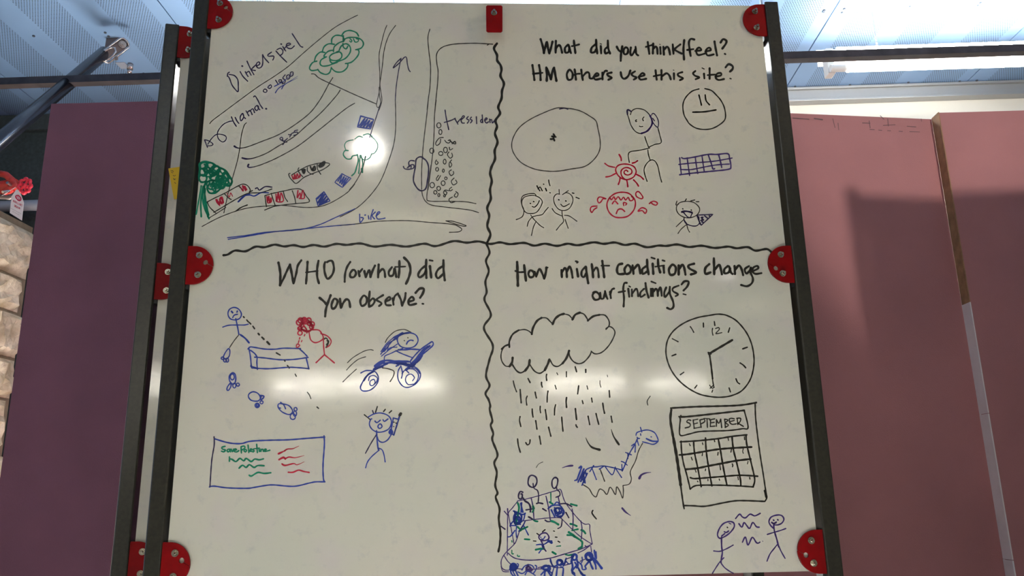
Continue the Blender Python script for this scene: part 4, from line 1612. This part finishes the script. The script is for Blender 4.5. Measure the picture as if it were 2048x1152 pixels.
# diagonal sway brace bolted to the ceiling
br = empty('sway_brace', (0, 0, 0)); tag(br, 'black diagonal pipe brace bolted to the ceiling at upper left', 'pipe brace')
topc = at_y(212, 103, 2.93); low = at_y(-10, 290, 2.38)
dr = (topc-low).normalized()
A = low - dr*0.75
bm = cyl(bmesh.new(), A, topc - dr*0.01, 0.0255, 24); obj('brace_pipe', bm, 'pipe_black', br, True)
bm = cyl(bmesh.new(), A - dr*0.02, A + dr*0.05, 0.034, 24); obj('pipe_collar', bm, 'pipe_black', br, True)
# fitting: an oblong steel loop, a triangular ear up to the ceiling, two bolts
up_l = at_y(254, 82, 2.93); lo_l = at_y(207, 118, 2.90)
ax = (up_l-lo_l).normalized(); side = ax.cross((EYE-up_l).normalized()).normalized(); nrm = ax.cross(side).normalized()
Lm = (up_l-lo_l).length
FM = Matrix((( ax.x, nrm.x, side.x, lo_l.x), (ax.y, nrm.y, side.y, lo_l.y), (ax.z, nrm.z, side.z, lo_l.z), (0, 0, 0, 1)))
fit = obj('brace_clamp', tube_path(bmesh.new(), [V((x, 0, z_)) for x, z_ in
      [(Lm*t, .023) for t in (.04, .5, .9)]+[(Lm*.97, .014), (Lm, 0), (Lm*.97, -.014)]+[(Lm*t, -.023) for t in (.9, .5, .04)]+[(Lm*-.02, -.014), (Lm*-.05, 0), (Lm*-.02, .014)]], 0.0042, 8, True), 'galv', br, True)
fit.matrix_local = FM
bm = bmesh.new(); box(bm, Lm*.42, Lm*.97, 0.004, 0.010, -.018, .018, 0.002); prism(bm, [(Lm*.02, -.012), (Lm*.44, -.018), (Lm*.50, 0), (Lm*.44, .018), (Lm*.02, .012)], 0.004, 0.010)
o = obj('clamp_plate', bm, 'galv_dark', br); o.matrix_local = FM
bm = bmesh.new(); cyl(bm, (Lm*.80, 0.004, 0), (Lm*.80, -0.012, 0), 0.0115, 6); cyl(bm, (Lm*.80, -0.012, 0), (Lm*.80, -0.022, 0), 0.006, 12)
cyl(bm, (Lm*.80, 0.003, 0), (Lm*.80, -0.003, 0), 0.015, 20); o = obj('bolt', bm, 'galv', br); o.matrix_local = FM
bm = bmesh.new(); cyl(bm, (Lm*.30, -0.004, .026), (Lm*.30, -0.014, .026), 0.0085, 6); o = obj('bolt', bm, 'galv_dark', br); o.matrix_local = FM
bm = tube_path(bmesh.new(), [at_y(u_, v_, 2.895) for u_, v_ in ((222, 95), (230, 96), (231, 103), (226, 111), (218, 118), (209, 123), (203, 119), (204, 110), (212, 101))], 0.0042, 8, True)
obj('brace_hook', bm, 'galv', br, True)
bm = bmesh.new(); EY = at_z(230, 75.5, ZC).y; a = at_z(212, 75.5, ZC); b_ = at_z(247, 75, ZC); c = at_y(209, 98, EY)
tri = [V((a.x, EY, ZC)), V((b_.x, EY, ZC)), V(at_y(230, 92, EY)), V(c)]
lo = [bm.verts.new(p) for p in tri]; hi = [bm.verts.new(p+V((0, .006, 0))) for p in tri]
bm.faces.new(lo); bm.faces.new(hi[::-1])
for i in range(4): bm.faces.new((lo[i], hi[i], hi[(i+1) % 4], lo[(i+1) % 4]))
obj('ceiling_ear', bm, 'galv_dark', br)
# sprinkler stub near the brace
sp = at_z(261, 128, ZC)
s_ = empty('ceiling_anchor', (sp.x, sp.y, ZC)); tag(s_, 'small steel anchor sleeve sticking out of the ceiling below the brace', 'anchor')
bm = bmesh.new(); cyl(bm, (0, 0, 0), (0, 0, -0.028), 0.0125, 20); cyl(bm, (0, 0, -0.028), (0, 0, -0.046), 0.010, 20); obj('sleeve', bm, 'galv', s_, True)
bm = bmesh.new(); box(bm, -0.060, -0.018, -0.02, 0.035, -0.003, 0.0); obj('anchor_plate', bm, 'tube' if False else 'pipe_grey', s_)
# grey horizontal pipe on the dark back wall, at upper left
gp = at_y(60, 411, 3.60)
r = tag(obj('wall_pipe', cyl(bmesh.new(), (-4.2, 3.60, gp.z), (-1.2, 3.60, gp.z), 0.027, 20), 'pipe_grey', None, True), 'grey horizontal pipe on the dark wall above the stone', 'pipe')
# ================================================================== DRAIN VALVE WITH TAG
vy = 3.02
vc = at_y(12, 372, vy)
vr = empty('drain_valve', vc); tag(vr, 'red drain valve with red handwheel above the stone wall, at left edge', 'valve')
bm = bmesh.new(); cyl(bm, (-0.55, 0.02, -0.02), (-0.03, 0.02, 0.0), 0.024, 20); cyl(bm, (-0.03, 0.02, 0), (0.035, 0.01, 0.004), 0.030, 20); cyl(bm, (0.03, 0.01, 0.0), (0.05, 0.01, 0.0), 0.022, 6)
obj('valve_body', bm, 'valve_red', vr, False)
bm = tube_path(bmesh.new(), [(-0.03, 0, 0.055), (0.0, -.01, 0.045), (0.03, -.01, 0.02), (0.042, -.01, 0.002), (0.02, -.01, -0.022), (-0.01, -.01, -0.04), (-0.05, 0, -0.055)], 0.014, 10)
obj('valve_bonnet', bm, 'valve_red', vr, True)
bm = tube_path(bmesh.new(), [(-0.05, 0, -0.03), (0.0, -.02, -0.055), (0.035, -.02, -0.06), (0.06, -.01, -0.035)], 0.010, 10)
obj('valve_arm', bm, 'galv_dark', vr, True)
bm = cyl(bmesh.new(), (0.035, -0.02, -0.005), (0.035, -0.045, -0.004), 0.006, 8); cyl(bm, (0.03, -0.02, -0.03), (0.022, -0.045, -0.045), 0.006, 8); obj('bolt', bm, 'galv', vr)
wc = at_y(50, 372, 2.97)-vc
bm = bmesh.new(); k = 48
tube_path(bm, [wc+V(((0.024+0.0035*math.cos(8*2*PI*i/k))*math.cos(2*PI*i/k), 0, (0.030+0.0035*math.cos(8*2*PI*i/k))*math.sin(2*PI*i/k))) for i in range(k)], 0.0062, 8, True)
for i in range(5):
    a = 2*PI*i/5; cyl(bm, wc, wc+V((.024*math.cos(a), 0, .030*math.sin(a))), 0.0048, 8)
cyl(bm, wc-V((0, .008, 0)), wc+V((0, .008, 0)), 0.010, 14)
cyl(bm, wc, V((0.05, 0.01, -0.01)), 0.0055, 10)
obj('handwheel', bm, 'wheel_red', vr, True)
# hanging tag
TY = 2.93
tp = [(35.5, 379), (41, 387), (47.5, 405), (43.5, 441), (19.5, 426), (23, 393), (32, 380)]
W3 = [at_y(u, v, TY) for u, v in tp]
tg = empty('hanging_tag', at_y(34, 380, TY)); tag(tg, 'white hanging paper tag reading AUXILIARY DRAIN on the red valve', 'tag')
o0 = tg.location.copy()
prm = prism(bmesh.new(), [((p-o0).x, (p-o0).z) for p in W3], 0, 0.0015); obj('tag_card', prm, 'tag', tg)
def tag_proj(x, y):
    p = at_y(x, y, TY-0.001)-o0; return (p.x, -0.001, p.z)
INK_M['R'] = M['tag_red']; INK_M['G'] = M['tag_grey']
# tag frame (zoom of 0,320,100,460 at 8.23x): letters follow a line slanting down to the right
def skewed(txt, x0, y0, x1, y1, h, c, wd, glyphs):
    n = len(txt); out = []
    for i, ch in enumerate(txt):
        if ch == ' ': continue
        ux, uy = (x1-x0)/n, (y1-y0)/n
        ox, oy = x0+ux*i, y0+uy*i
        for st in glyphs[ch]:
            pts = ' '.join('%.2f,%.2f' % (ox+ux*.78*a + h*.02*b, oy+uy*.78*a + h*(1-b)) for a, b in st)
            out.append('%s%.2f!: %s' % (c, wd, pts))
    return '\n'.join(out)
G = {'A': [[(0, 0), (.5, 1), (1, 0)], [(.2, .4), (.8, .4)]], 'U': [[(0, 1), (0, .15), (.5, 0), (1, .15), (1, 1)]], 'X': [[(0, 0), (1, 1)], [(0, 1), (1, 0)]],
     'I': [[(.5, 0), (.5, 1)]], 'L': [[(0, 1), (0, 0), (1, 0)]], 'R': [[(0, 0), (0, 1), (.9, .9), (.9, .6), (0, .5)], [(.3, .5), (1, 0)]],
     'Y': [[(0, 1), (.5, .5), (1, 1)], [(.5, .5), (.5, 0)]], 'D': [[(0, 0), (0, 1), (.8, .85), (.8, .15), (0, 0)]], 'N': [[(0, 0), (0, 1), (1, 0), (1, 1)]]}
t1 = '@ 0 320 8.23\n'+skewed('AUXILIARY', 214, 650, 372, 735, 36, 'R', .55, G)+'\n'+skewed('DRAIN', 238, 735, 330, 782, 34, 'R', .6, G)
t1 += '\nR2.6c: 262,590 300,585 340,625 335,665 300,660 265,620\nR1.2: 285,600 320,650\n'
strokes('tag_lettering', t1, tag_proj, tg, step=1.0)['label'] = 'red printed lettering AUXILIARY DRAIN under a red oval'
strokes('small_print', '@ 0 320 8.23\nG.5!: 180,795 250,832\nG.5!: 258,836 350,888\nG.5!: 205,845 235,862\nG.5!: 245,868 275,882\nG.5!: 285,888 320,908\n', tag_proj, tg, step=1.0)['label'] = 'rows of small grey print'
o = obj('tag_string', tube_path(bmesh.new(), [V((0.001, 0.0, 0.0)), V((-0.006, -0.002, 0.012)), (vc+V((0.01, -0.03, -0.055))-o0)], 0.0012, 6), 'tag_grey', tg)
# ================================================================== FOAM BOARDS
def foam(name, label, a, b, zt, th, m):
    """a, b: left and right front corners (x, y) on the floor"""
    a, b = V((a[0], a[1], 0)), V((b[0], b[1], 0)); d = b-a
    r = empty(name, a, math.atan2(d.y, d.x)); tag(r, label, 'foam board')
    bm = bx(0, d.length, 0, th, 0.02, zt, 0.002); obj('foam_core', bm, m, r)
    return r, d.length
ZT = 2.80
a = at_z(102, 207, ZT); b = at_z(335, 201, ZT)
r, L = foam('foam_board', 'tall purple foam board standing on the left between stone wall and whiteboards', (a.x, a.y), (-0.22, a.y+.02), ZT, 0.05, 'foam2')
a = at_z(1585, 226, ZT); b = at_z(1863, 238, ZT); d = (b-a)/(b-a).length
st = a - d*1.02; en = b + d*0.001
r1, L1 = foam('foam_board', 'wide pink foam board right behind the whiteboard, scuffed along its top', (st.x, st.y), (en.x, en.y), ZT, 0.05, 'foam')
# scuff marks along its top edge
tx = '@ 1440 0 3.3684\n'+'\n'.join('n%.1f: %d,%d %d,%d' % (wd, x0, y0, x1, y1) for wd, x0, y0, x1, y1 in
   [(1.6, 490, 795, 600, 803), (2.4, 635, 798, 690, 806), (1.2, 760, 800, 775, 860), (1.2, 795, 830, 800, 875), (1.6, 960, 828, 1010, 830), (1.4, 1005, 815, 1012, 862), (1.2, 1010, 872, 1040, 874), (1.2, 1068, 876, 1090, 878), (1.2, 1128, 880, 1150, 881), (1.2, 1205, 884, 1230, 886), (1.2, 1278, 887, 1345, 889), (1.3, 1080, 780, 1104, 803), (1.2, 1100, 845, 1180, 840), (1.0, 1130, 800, 1135, 850), (1.2, 1260, 850, 1320, 855), (1, 1355, 800, 1358, 818)])
dn = V((d.y, -d.x, 0)); inv = Matrix.Rotation(-math.atan2(d.y, d.x), 4, 'Z') @ Matrix.Translation(-V((st.x, st.y, 0)))
INK_M['S'] = mat('scuff', (0.13, 0.07, 0.07), rough=0.8)
def foam_proj(x, y):
    w_ = wray(x, y); q = V((st.x, st.y, 0))+dn*0.0012; h = EYE+w_*((q-EYE).dot(dn)/w_.dot(dn)); h = inv @ h; return (h.x, h.y, h.z)
strokes('scuff_mark', tx.replace('\nn', '\nS'), foam_proj, r1, step=4)['kind'] = 'stuff'
a2 = at_z(1878, 225, ZT)
r2, L2 = foam('foam_board', 'pink foam board at the right edge with a brown and white taped edge', (a2.x, a2.y), (a2.x+1.25, a2.y+.01), ZT, 0.046, 'foam')
zs = at_y(1925, 604, a2.y).z
obj('edge_strip', bx(-0.003, 0.0, -0.001, 0.047, zs, ZT+0.001), 'kraft', r2)['label'] = 'brown edge strip'
for k, (z0, z1) in enumerate(((zs-0.36, zs-0.001), (zs-0.80, zs-0.362), (zs-1.3, zs-0.802))):
    o = obj('edge_tape', bx(-0.0035-0.0004*k, 0.0, -0.002, 0.048, z0, z1), 'tape', r2)
    if k == 0: o['label'] = 'white tape wrapped over the lower edge'
# ================================================================== WHITEBOARDS
ANG = math.atan2(BX.y, BX.x)
def half_disc(side, hole_dz, slit):
    """plate outline in x (away from the post), z; side=+1 plate extends to +x"""
    R = 0.0412; c = 0.0125; pts = [(-0.004, -R), (c, -R)]
    hx, hr = 0.0375, 0.0052
    N = 40
    hz = hole_dz
    sa = math.radians(-5 if hole_dz > 0 else 5)
    ang = [-PI/2+PI*i/N for i in range(N+1)]
    arc = []
    done = False
    for a in ang:
        if slit and not done and a >= sa:
            arc.append((c+R*math.cos(sa-.012), R*math.sin(sa-.012)))
            ex, ez = arc[-1]; th0 = math.atan2(ez-hz, ex-hx)
            for k in range(15):
                t = th0-0.12-(2*PI-0.24)*k/14
                arc.append((hx+hr*math.cos(t), hz+hr*math.sin(t)))
            arc.append((c+R*math.cos(sa+.012), R*math.sin(sa+.012))); done = True
        elif not (slit and abs(a-sa) < 0.02): arc.append((c+R*math.cos(a), R*math.sin(a)))
    pts += arc+[(-0.004, R)]
    return [(side*x, z_) for x, z_ in pts]
def hexbolt_mesh():
    bm = bmesh.new()
    cyl(bm, (0, 0, 0), (0, -0.0012, 0), 0.0068, 24)
    cyl(bm, (0, -0.0012, 0), (0, -0.0062, 0), 0.0050, 6)
    cyl(bm, (0, -0.0062, 0), (0, -0.0120, 0), 0.0032, 12, 0.0027)
    bmesh.ops.recalc_face_normals(bm, faces=bm.faces)
    me = bpy.data.meshes.new('bolt'); bm.to_mesh(me); bm.free(); me.materials.append(M['zinc']); return me
BOLT = hexbolt_mesh()
def make_board(root, left_post, right_post, s0, s1, z0, z1, ztop, zc_list, z_base=1.39):
    surf = obj('writing_surface', bx(s0, s1, 0.0004, 0.010, z0, z1), 'board', root)
    obj('backing_panel', bx(s0+.006, s1-.006, 0.0102, 0.016, z0+.006, z1-.006), 'board_back', root)
    for (a, b) in (left_post, right_post):
        obj('post', bx(a, b, -0.010, 0.036, 0.085, ztop, 0.003), 'post', root)
        # foot with casters
        m = (a+b)/2
        foot = obj('foot', bx(m-.02, m+.02, -0.26, 0.26, 0.06, 0.10, 0.004), 'post', root)
        for yy in (-0.235, 0.235):
            bm = bmesh.new(); cyl(bm, (m-.012, yy, 0.028), (m+.012, yy, 0.028), 0.028, 20); cyl(bm, (m, yy, 0.03), (m, yy, 0.062), 0.006, 10)
            obj('caster', bm, 'rubber', foot)
    obj('crossbar', bx(left_post[1], right_post[0], 0.002, 0.026, 0.30, 0.335, 0.003), 'post', root)
    for side, edge, key in ((1, left_post[1], 'L'), (-1, right_post[0], 'R')):
        for (zc, hdz, slit) in zc_list[key]:
            bm = prism(bmesh.new(), half_disc(side, hdz, slit), -0.0060, -0.0022)
            for v in bm.verts: v.co.x += edge; v.co.z += zc
            br_ = obj('corner_bracket', bm, 'red', root)
            x_in = edge+side*0.0065
            obj('clamp_collar', bx(min(edge, x_in), max(edge, x_in), -0.0021, 0.030, zc-0.050, zc+0.0425), 'collar', br_)
            for dz in (-0.0211, 0.0211):
                inst('bolt', BOLT, br_, Matrix.Translation((edge+side*0.0245, -0.0060, zc+dz)) @ Matrix.Rotation(random.random()*PI, 4, 'Y'))
front = empty('whiteboard', (P0.x, P0.y, 0), ANG)
tag(front, 'large glossy whiteboard covered in marker drawings, nearest, on dark posts with red brackets', 'whiteboard')
make_board(front, (-0.660, -0.628), (0.6505, 0.6825), -0.6205, 0.6410, 1.389, 2.6462, 2.652,
           {'L': [(2.613, 0.0125, True), (2.0182, 0.006, True), (1.4285, 0.0075, True)], 'R': [(2.605, 0.0065, False), (2.0130, -0.009, True), (1.4255, -0.006, True)]})
# top clip: a bent red strap standing off the board
(xa, zt), (xb, _z), (_x, zb) = board_hit(972, 10.5, .029), board_hit(1005, 12, .029), board_hit(988, 63.5, .029)
bm = prism(bmesh.new(), [(0, 0)]*0 or [(xa+.003, zt), (xb-.003, zt), (xb, zt-.003), (xb-.001, zb+.003), (xb-.004, zb), (xa+.003, zb), (xa, zb+.003), (xa, zt-.003)], -0.0290, -0.0255)
box(bm, xa+.002, xb-.002, -0.0256, -0.0002, zt-.0345, zt-.031)
clip = obj('top_clip', bm, 'red', front); clip['label'] = 'small red rectangular clip at the top middle'
bm = bx(xa+.002, xb-.002, -0.0255, -0.0002, zt-.004, zt-.001); obj('clip_flange', bm, 'red', clip)
inst('bolt', BOLT, clip, Matrix.Translation((board_hit(988, 25, .029)[0], -0.0290, board_hit(988, 26, .029)[1])))
LEV = [0.0]
def board_proj(x, y):
    s, z_ = board_hit(x, y); return (s, -0.0001, z_)
WORDS = {
 'bold black two-line question at the top right of the board': [('What', 1075, 1165, 60, 125), ('did', 1175, 1225, 60, 125), ('you', 1228, 1283, 60, 125), ('think/feel?', 1284, 1480, 60, 125),
    ('HM', 1050, 1125, 125, 190), ('others', 1126, 1232, 125, 190), ('use', 1233, 1300, 125, 190), ('this', 1301, 1370, 125, 190), ('site?', 1371, 1500, 125, 190)],
 'bold black two-line heading with brackets on the left half': [('WHO', 540, 680, 500, 575), ('(orwhat)', 681, 828, 500, 575), ('did', 829, 905, 500, 575), ('yon', 620, 710, 576, 640), ('observe?', 711, 870, 576, 640)],
 'bold black heading over the lower right quarter of the board': [('How', 1020, 1100, 500, 574), ('might', 1101, 1222, 500, 574), ('conditions', 1223, 1396, 500, 567), ('change', 1397, 1530, 500, 590), ('our', 1170, 1233, 568, 620), ('findings?', 1234, 1396, 560, 625)],
}
def centre(P): return (min(p.x for p in P)+max(p.x for p in P))/2, (min(p.y for p in P)+max(p.y for p in P))/2
def clusters(data, thr):
    B = [(min(p.x for p in d[2])-thr, min(p.y for p in d[2])-thr, max(p.x for p in d[2])+thr, max(p.y for p in d[2])+thr) for d in data]
    par = list(range(len(data)))
    def f(i):
        while par[i] != i: i = par[i]
        return i
    for i in range(len(data)):
        for j in range(i):
            a, b = B[i], B[j]
            if a[0] < b[2] and b[0] < a[2] and a[1] < b[3] and b[1] < a[3]: par[f(i)] = f(j)
    out = {}
    for i in range(len(data)): out.setdefault(f(i), []).append(data[i])
    return list(out.values())
SPLIT = {'black rain dashes falling below the cloud': ('rain_dash', 0), 'dashed black sight line slanting down from the stick figure': ('dash', 0),
         'scattered dark dashes drifting around the blue animal': ('dash', 0), 'blue trail of four footprints': ('footprint_drawing', 1.2),
         'three blue hatched squares along the curved road': ('square_drawing', 1), 'crowd of little black ovals beside the building corner': ('oval_drawing', -.6),
         'three purple squiggles between the two talking figures': ('squiggle', 0)}
for nm, lst in INK.items():
    for lb, tx in lst:
        data = parse(tx)
        if lb in WORDS:
            left = list(data)
            for (wd, x0, x1, y0, y1) in WORDS[lb]:
                got = [d for d in left if x0 <= centre(d[2])[0] <= x1 and y0 <= centre(d[2])[1] <= y1]
                left = [d for d in left if not any(d is g for g in got)]
                if got: strokes('handwritten_word', got, board_proj, front)['label'] = 'word %s in bold black marker' % wd
            if left: print('LEFT', lb, [centre(d[2]) for d in left]); strokes('handwritten_word', left, board_proj, front)
        elif lb in SPLIT:
            n2, thr = SPLIT[lb]
            for cl in ([[d] for d in data] if thr == 0 else clusters(data, thr)): strokes(n2, cl, board_proj, front)
        else:
            strokes(nm, data, board_proj, front)['label'] = lb
# the second board, standing just behind and turned a little further
s_l, _ = board_hit(332, 52, -0.10)
pL = P0 + BX*s_l - BN*0.10
pR = V((0.520, 1.985, 0)); pLf = V((pL.x, pL.y, 0)); dd = (pR-pLf); W2 = dd.length; dd.normalize()
back = empty('whiteboard', pLf, math.atan2(dd.y, dd.x))
tag(back, 'second whiteboard standing close behind the front one, mostly hidden, showing its left post', 'whiteboard')
make_board(back, (0.0, 0.032), (W2-0.032, W2), 0.0395, W2-0.041, 1.389, 2.642, 2.645,
           {'L': [(2.602, 0.0125, True), (2.013, 0.006, True), (1.4260, 0.0075, True)], 'R': [(2.602, 0.0065, False), (2.013, -0.009, True), (1.4255, -0.006, True)]})
# third whiteboard added out of frame to the right to shade the pink boards
third = empty('whiteboard', (1.30, 1.46, 0), math.radians(3))
tag(third, 'blank whiteboard of the same kind added out of view to shade the pink boards', 'whiteboard')
make_board(third, (0.0, 0.032), (1.298, 1.33), 0.0395, 1.289, 1.389, 2.642, 2.66,
           {'L': [(2.602, 0.0125, True), (2.013, 0.006, True), (1.4260, 0.0075, True)], 'R': [(2.602, 0.0065, False), (2.013, -0.009, True), (1.4255, -0.006, True)]})
# white table and lamps added below and above the frame to brighten the lower board
tb = empty('bounce_table', (0.0, 0.75, 0)); tag(tb, 'white table added below the camera to bounce light onto the whiteboard', 'table')
obj('tabletop', bx(-0.95, 0.95, -0.42, 0.42, 0.88, 0.91, 0.004), 'table', tb)
for xx in (-0.88, 0.88):
    for yy in (-0.36, 0.36): obj('leg', bx(xx-.02, xx+.02, yy-.02, yy+.02, 0, 0.88), 'post', tb)
for xx in (-0.75, 0.0, 0.75):  # added lamps that feed the light bounced by the table
    dl = empty('bounce_lamp', (xx, 0.55, ZC)); tag(dl, 'added small ceiling lamp over the %s of the bounce table' % {-0.75: 'left end', 0.0: 'middle', 0.75: 'right end'}[xx], 'light', 'added lamps over the bounce table')
    bm = bmesh.new(); cyl(bm, (0, 0, -0.10), (0, 0, -0.001), 0.055, 24, cap=False); cyl(bm, (0, 0, -0.10), (0, 0, -0.001), 0.050, 24, cap=False); obj('lamp_shade', bm, 'collar', dl)
    obj('lamp_lens', cyl(bmesh.new(), (0, 0, -0.012), (0, 0, -0.002), 0.046, 24), 'down', dl)
    ld = bpy.data.lights.new('bounce_beam', 'SPOT'); ld.energy = 1000; ld.color = (0.96, 0.97, 1.0); ld.spot_size = math.radians(34); ld.spot_blend = 0.5; ld.shadow_soft_size = 0.04
    lo_ = bpy.data.objects.new('bounce_beam', ld); COL.objects.link(lo_); lo_.parent = dl; lo_.location = (0, 0.08, -0.11)
for (nm_, loc_, tgt_, en_, ang_, lab_) in (('track_spotlight', (1.95, 0.45, 3.36), (-0.05, 1.64, 2.52), 52, 40, 'black ceiling spotlight aimed at the top of the front whiteboard'),):
    s1_ = empty(nm_, loc_); tag(s1_, lab_, 'light')
    hd = (V(tgt_)-V(loc_)).normalized()
    bm = bmesh.new(); cyl(bm, -hd*0.06, hd*0.04, 0.03, 24, cap=False); cyl(bm, -hd*0.065, -hd*0.055, 0.03, 24); obj('lamp_shade', bm, 'collar', s1_)
    obj('stem', cyl(bmesh.new(), (0, 0, 0.02), (0, 0, ZC-loc_[2]), 0.006, 10), 'collar', s1_)
    obj('lamp_lens', cyl(bmesh.new(), hd*0.022, hd*0.027, 0.026, 24), 'down', s1_)
    ld = bpy.data.lights.new('spotlight_beam', 'SPOT'); ld.energy = en_; ld.color = (1.0, 0.86, 0.64); ld.spot_size = math.radians(ang_); ld.spot_blend = 0.8; ld.shadow_soft_size = 0.11
    l1_ = bpy.data.objects.new('spotlight_beam', ld); COL.objects.link(l1_); l1_.parent = s1_; l1_.location = hd*0.05; l1_.rotation_euler = hd.to_track_quat('-Z', 'Y').to_euler()
# unseen spotlight added behind the camera to brighten the upper pink boards
ts = empty('track_spotlight', (2.1, -2.4, 3.12)); tag(ts, 'added unseen spotlight that brightens the pink foam boards', 'light')
aim = V((1.62, 2.58, 2.72)); hd = (aim - V((2.1, -2.4, 3.12))).normalized()
bm = bmesh.new(); cyl(bm, -hd*0.09, hd*0.06, 0.045, 24, cap=False); cyl(bm, -hd*0.095, -hd*0.085, 0.045, 24); obj('lamp_shade', bm, 'collar', ts)
obj('stem', cyl(bmesh.new(), (0, 0, 0.04), (0, 0, ZC-3.12), 0.008, 10), 'collar', ts)
obj('lamp_lens', cyl(bmesh.new(), hd*0.040, hd*0.045, 0.040, 24), 'down', ts)
ld = bpy.data.lights.new('spotlight_beam', 'SPOT'); ld.energy = 560; ld.color = (1.0, 0.97, 0.90); ld.spot_size = math.radians(22); ld.spot_blend = 0.55; ld.shadow_soft_size = 0.10
lo_ = bpy.data.objects.new('spotlight_beam', ld); COL.objects.link(lo_); lo_.parent = ts; lo_.location = hd*0.075; lo_.rotation_euler = hd.to_track_quat('-Z', 'Y').to_euler()
# sticky note on it
bn2 = V((dd.y, -dd.x, 0))
def back_local(u, v, off=0.0015):
    w_ = wray(u, v); q = pLf+bn2*off; h = EYE+w_*((q-EYE).dot(bn2)/w_.dot(bn2)); h = h-pLf
    return h.dot(dd), h.z
n0 = [back_local(336.5, 337), back_local(349, 404)]
e = V((n0[1][0]-n0[0][0], n0[1][1]-n0[0][1])); e.normalize(); q = V((-e.y, e.x)); s_ = 0.076
c0 = V(n0[0]); cs = [c0, c0+e*s_, c0+e*s_+q*s_, c0+q*s_]
ob = back_local(336.5, 337)
base = pLf + dd*c0.x - bn2*0 + V((0, 0, c0.y)) + bn2*0.0008
note = empty('sticky_note', base, math.atan2(dd.y, dd.x)); tag(note, 'yellow paper note stuck on the rear whiteboard, half behind the front post', 'note')
bm = prism(bmesh.new(), [((p-c0).x, (p-c0).y) for p in cs], -0.0008, 0.0); obj('note_paper', bm, 'yellow', note)
def note_proj(x, y):
    a_, b2 = back_local(x, y, 0.0018); return (a_-c0.x, -0.0012, b2-c0.y)
strokes('handwriting', '@ 0 250 4.267\nn1: 1458,392 1472,390 1480,400\nn1: 1462,402 1474,410\nn1: 1478,430 1490,436 1498,428\nn1: 1480,455 1494,470\nn1: 1482,465 1500,460\nn1: 1490,490 1500,500\n', note_proj, note, step=1.5)
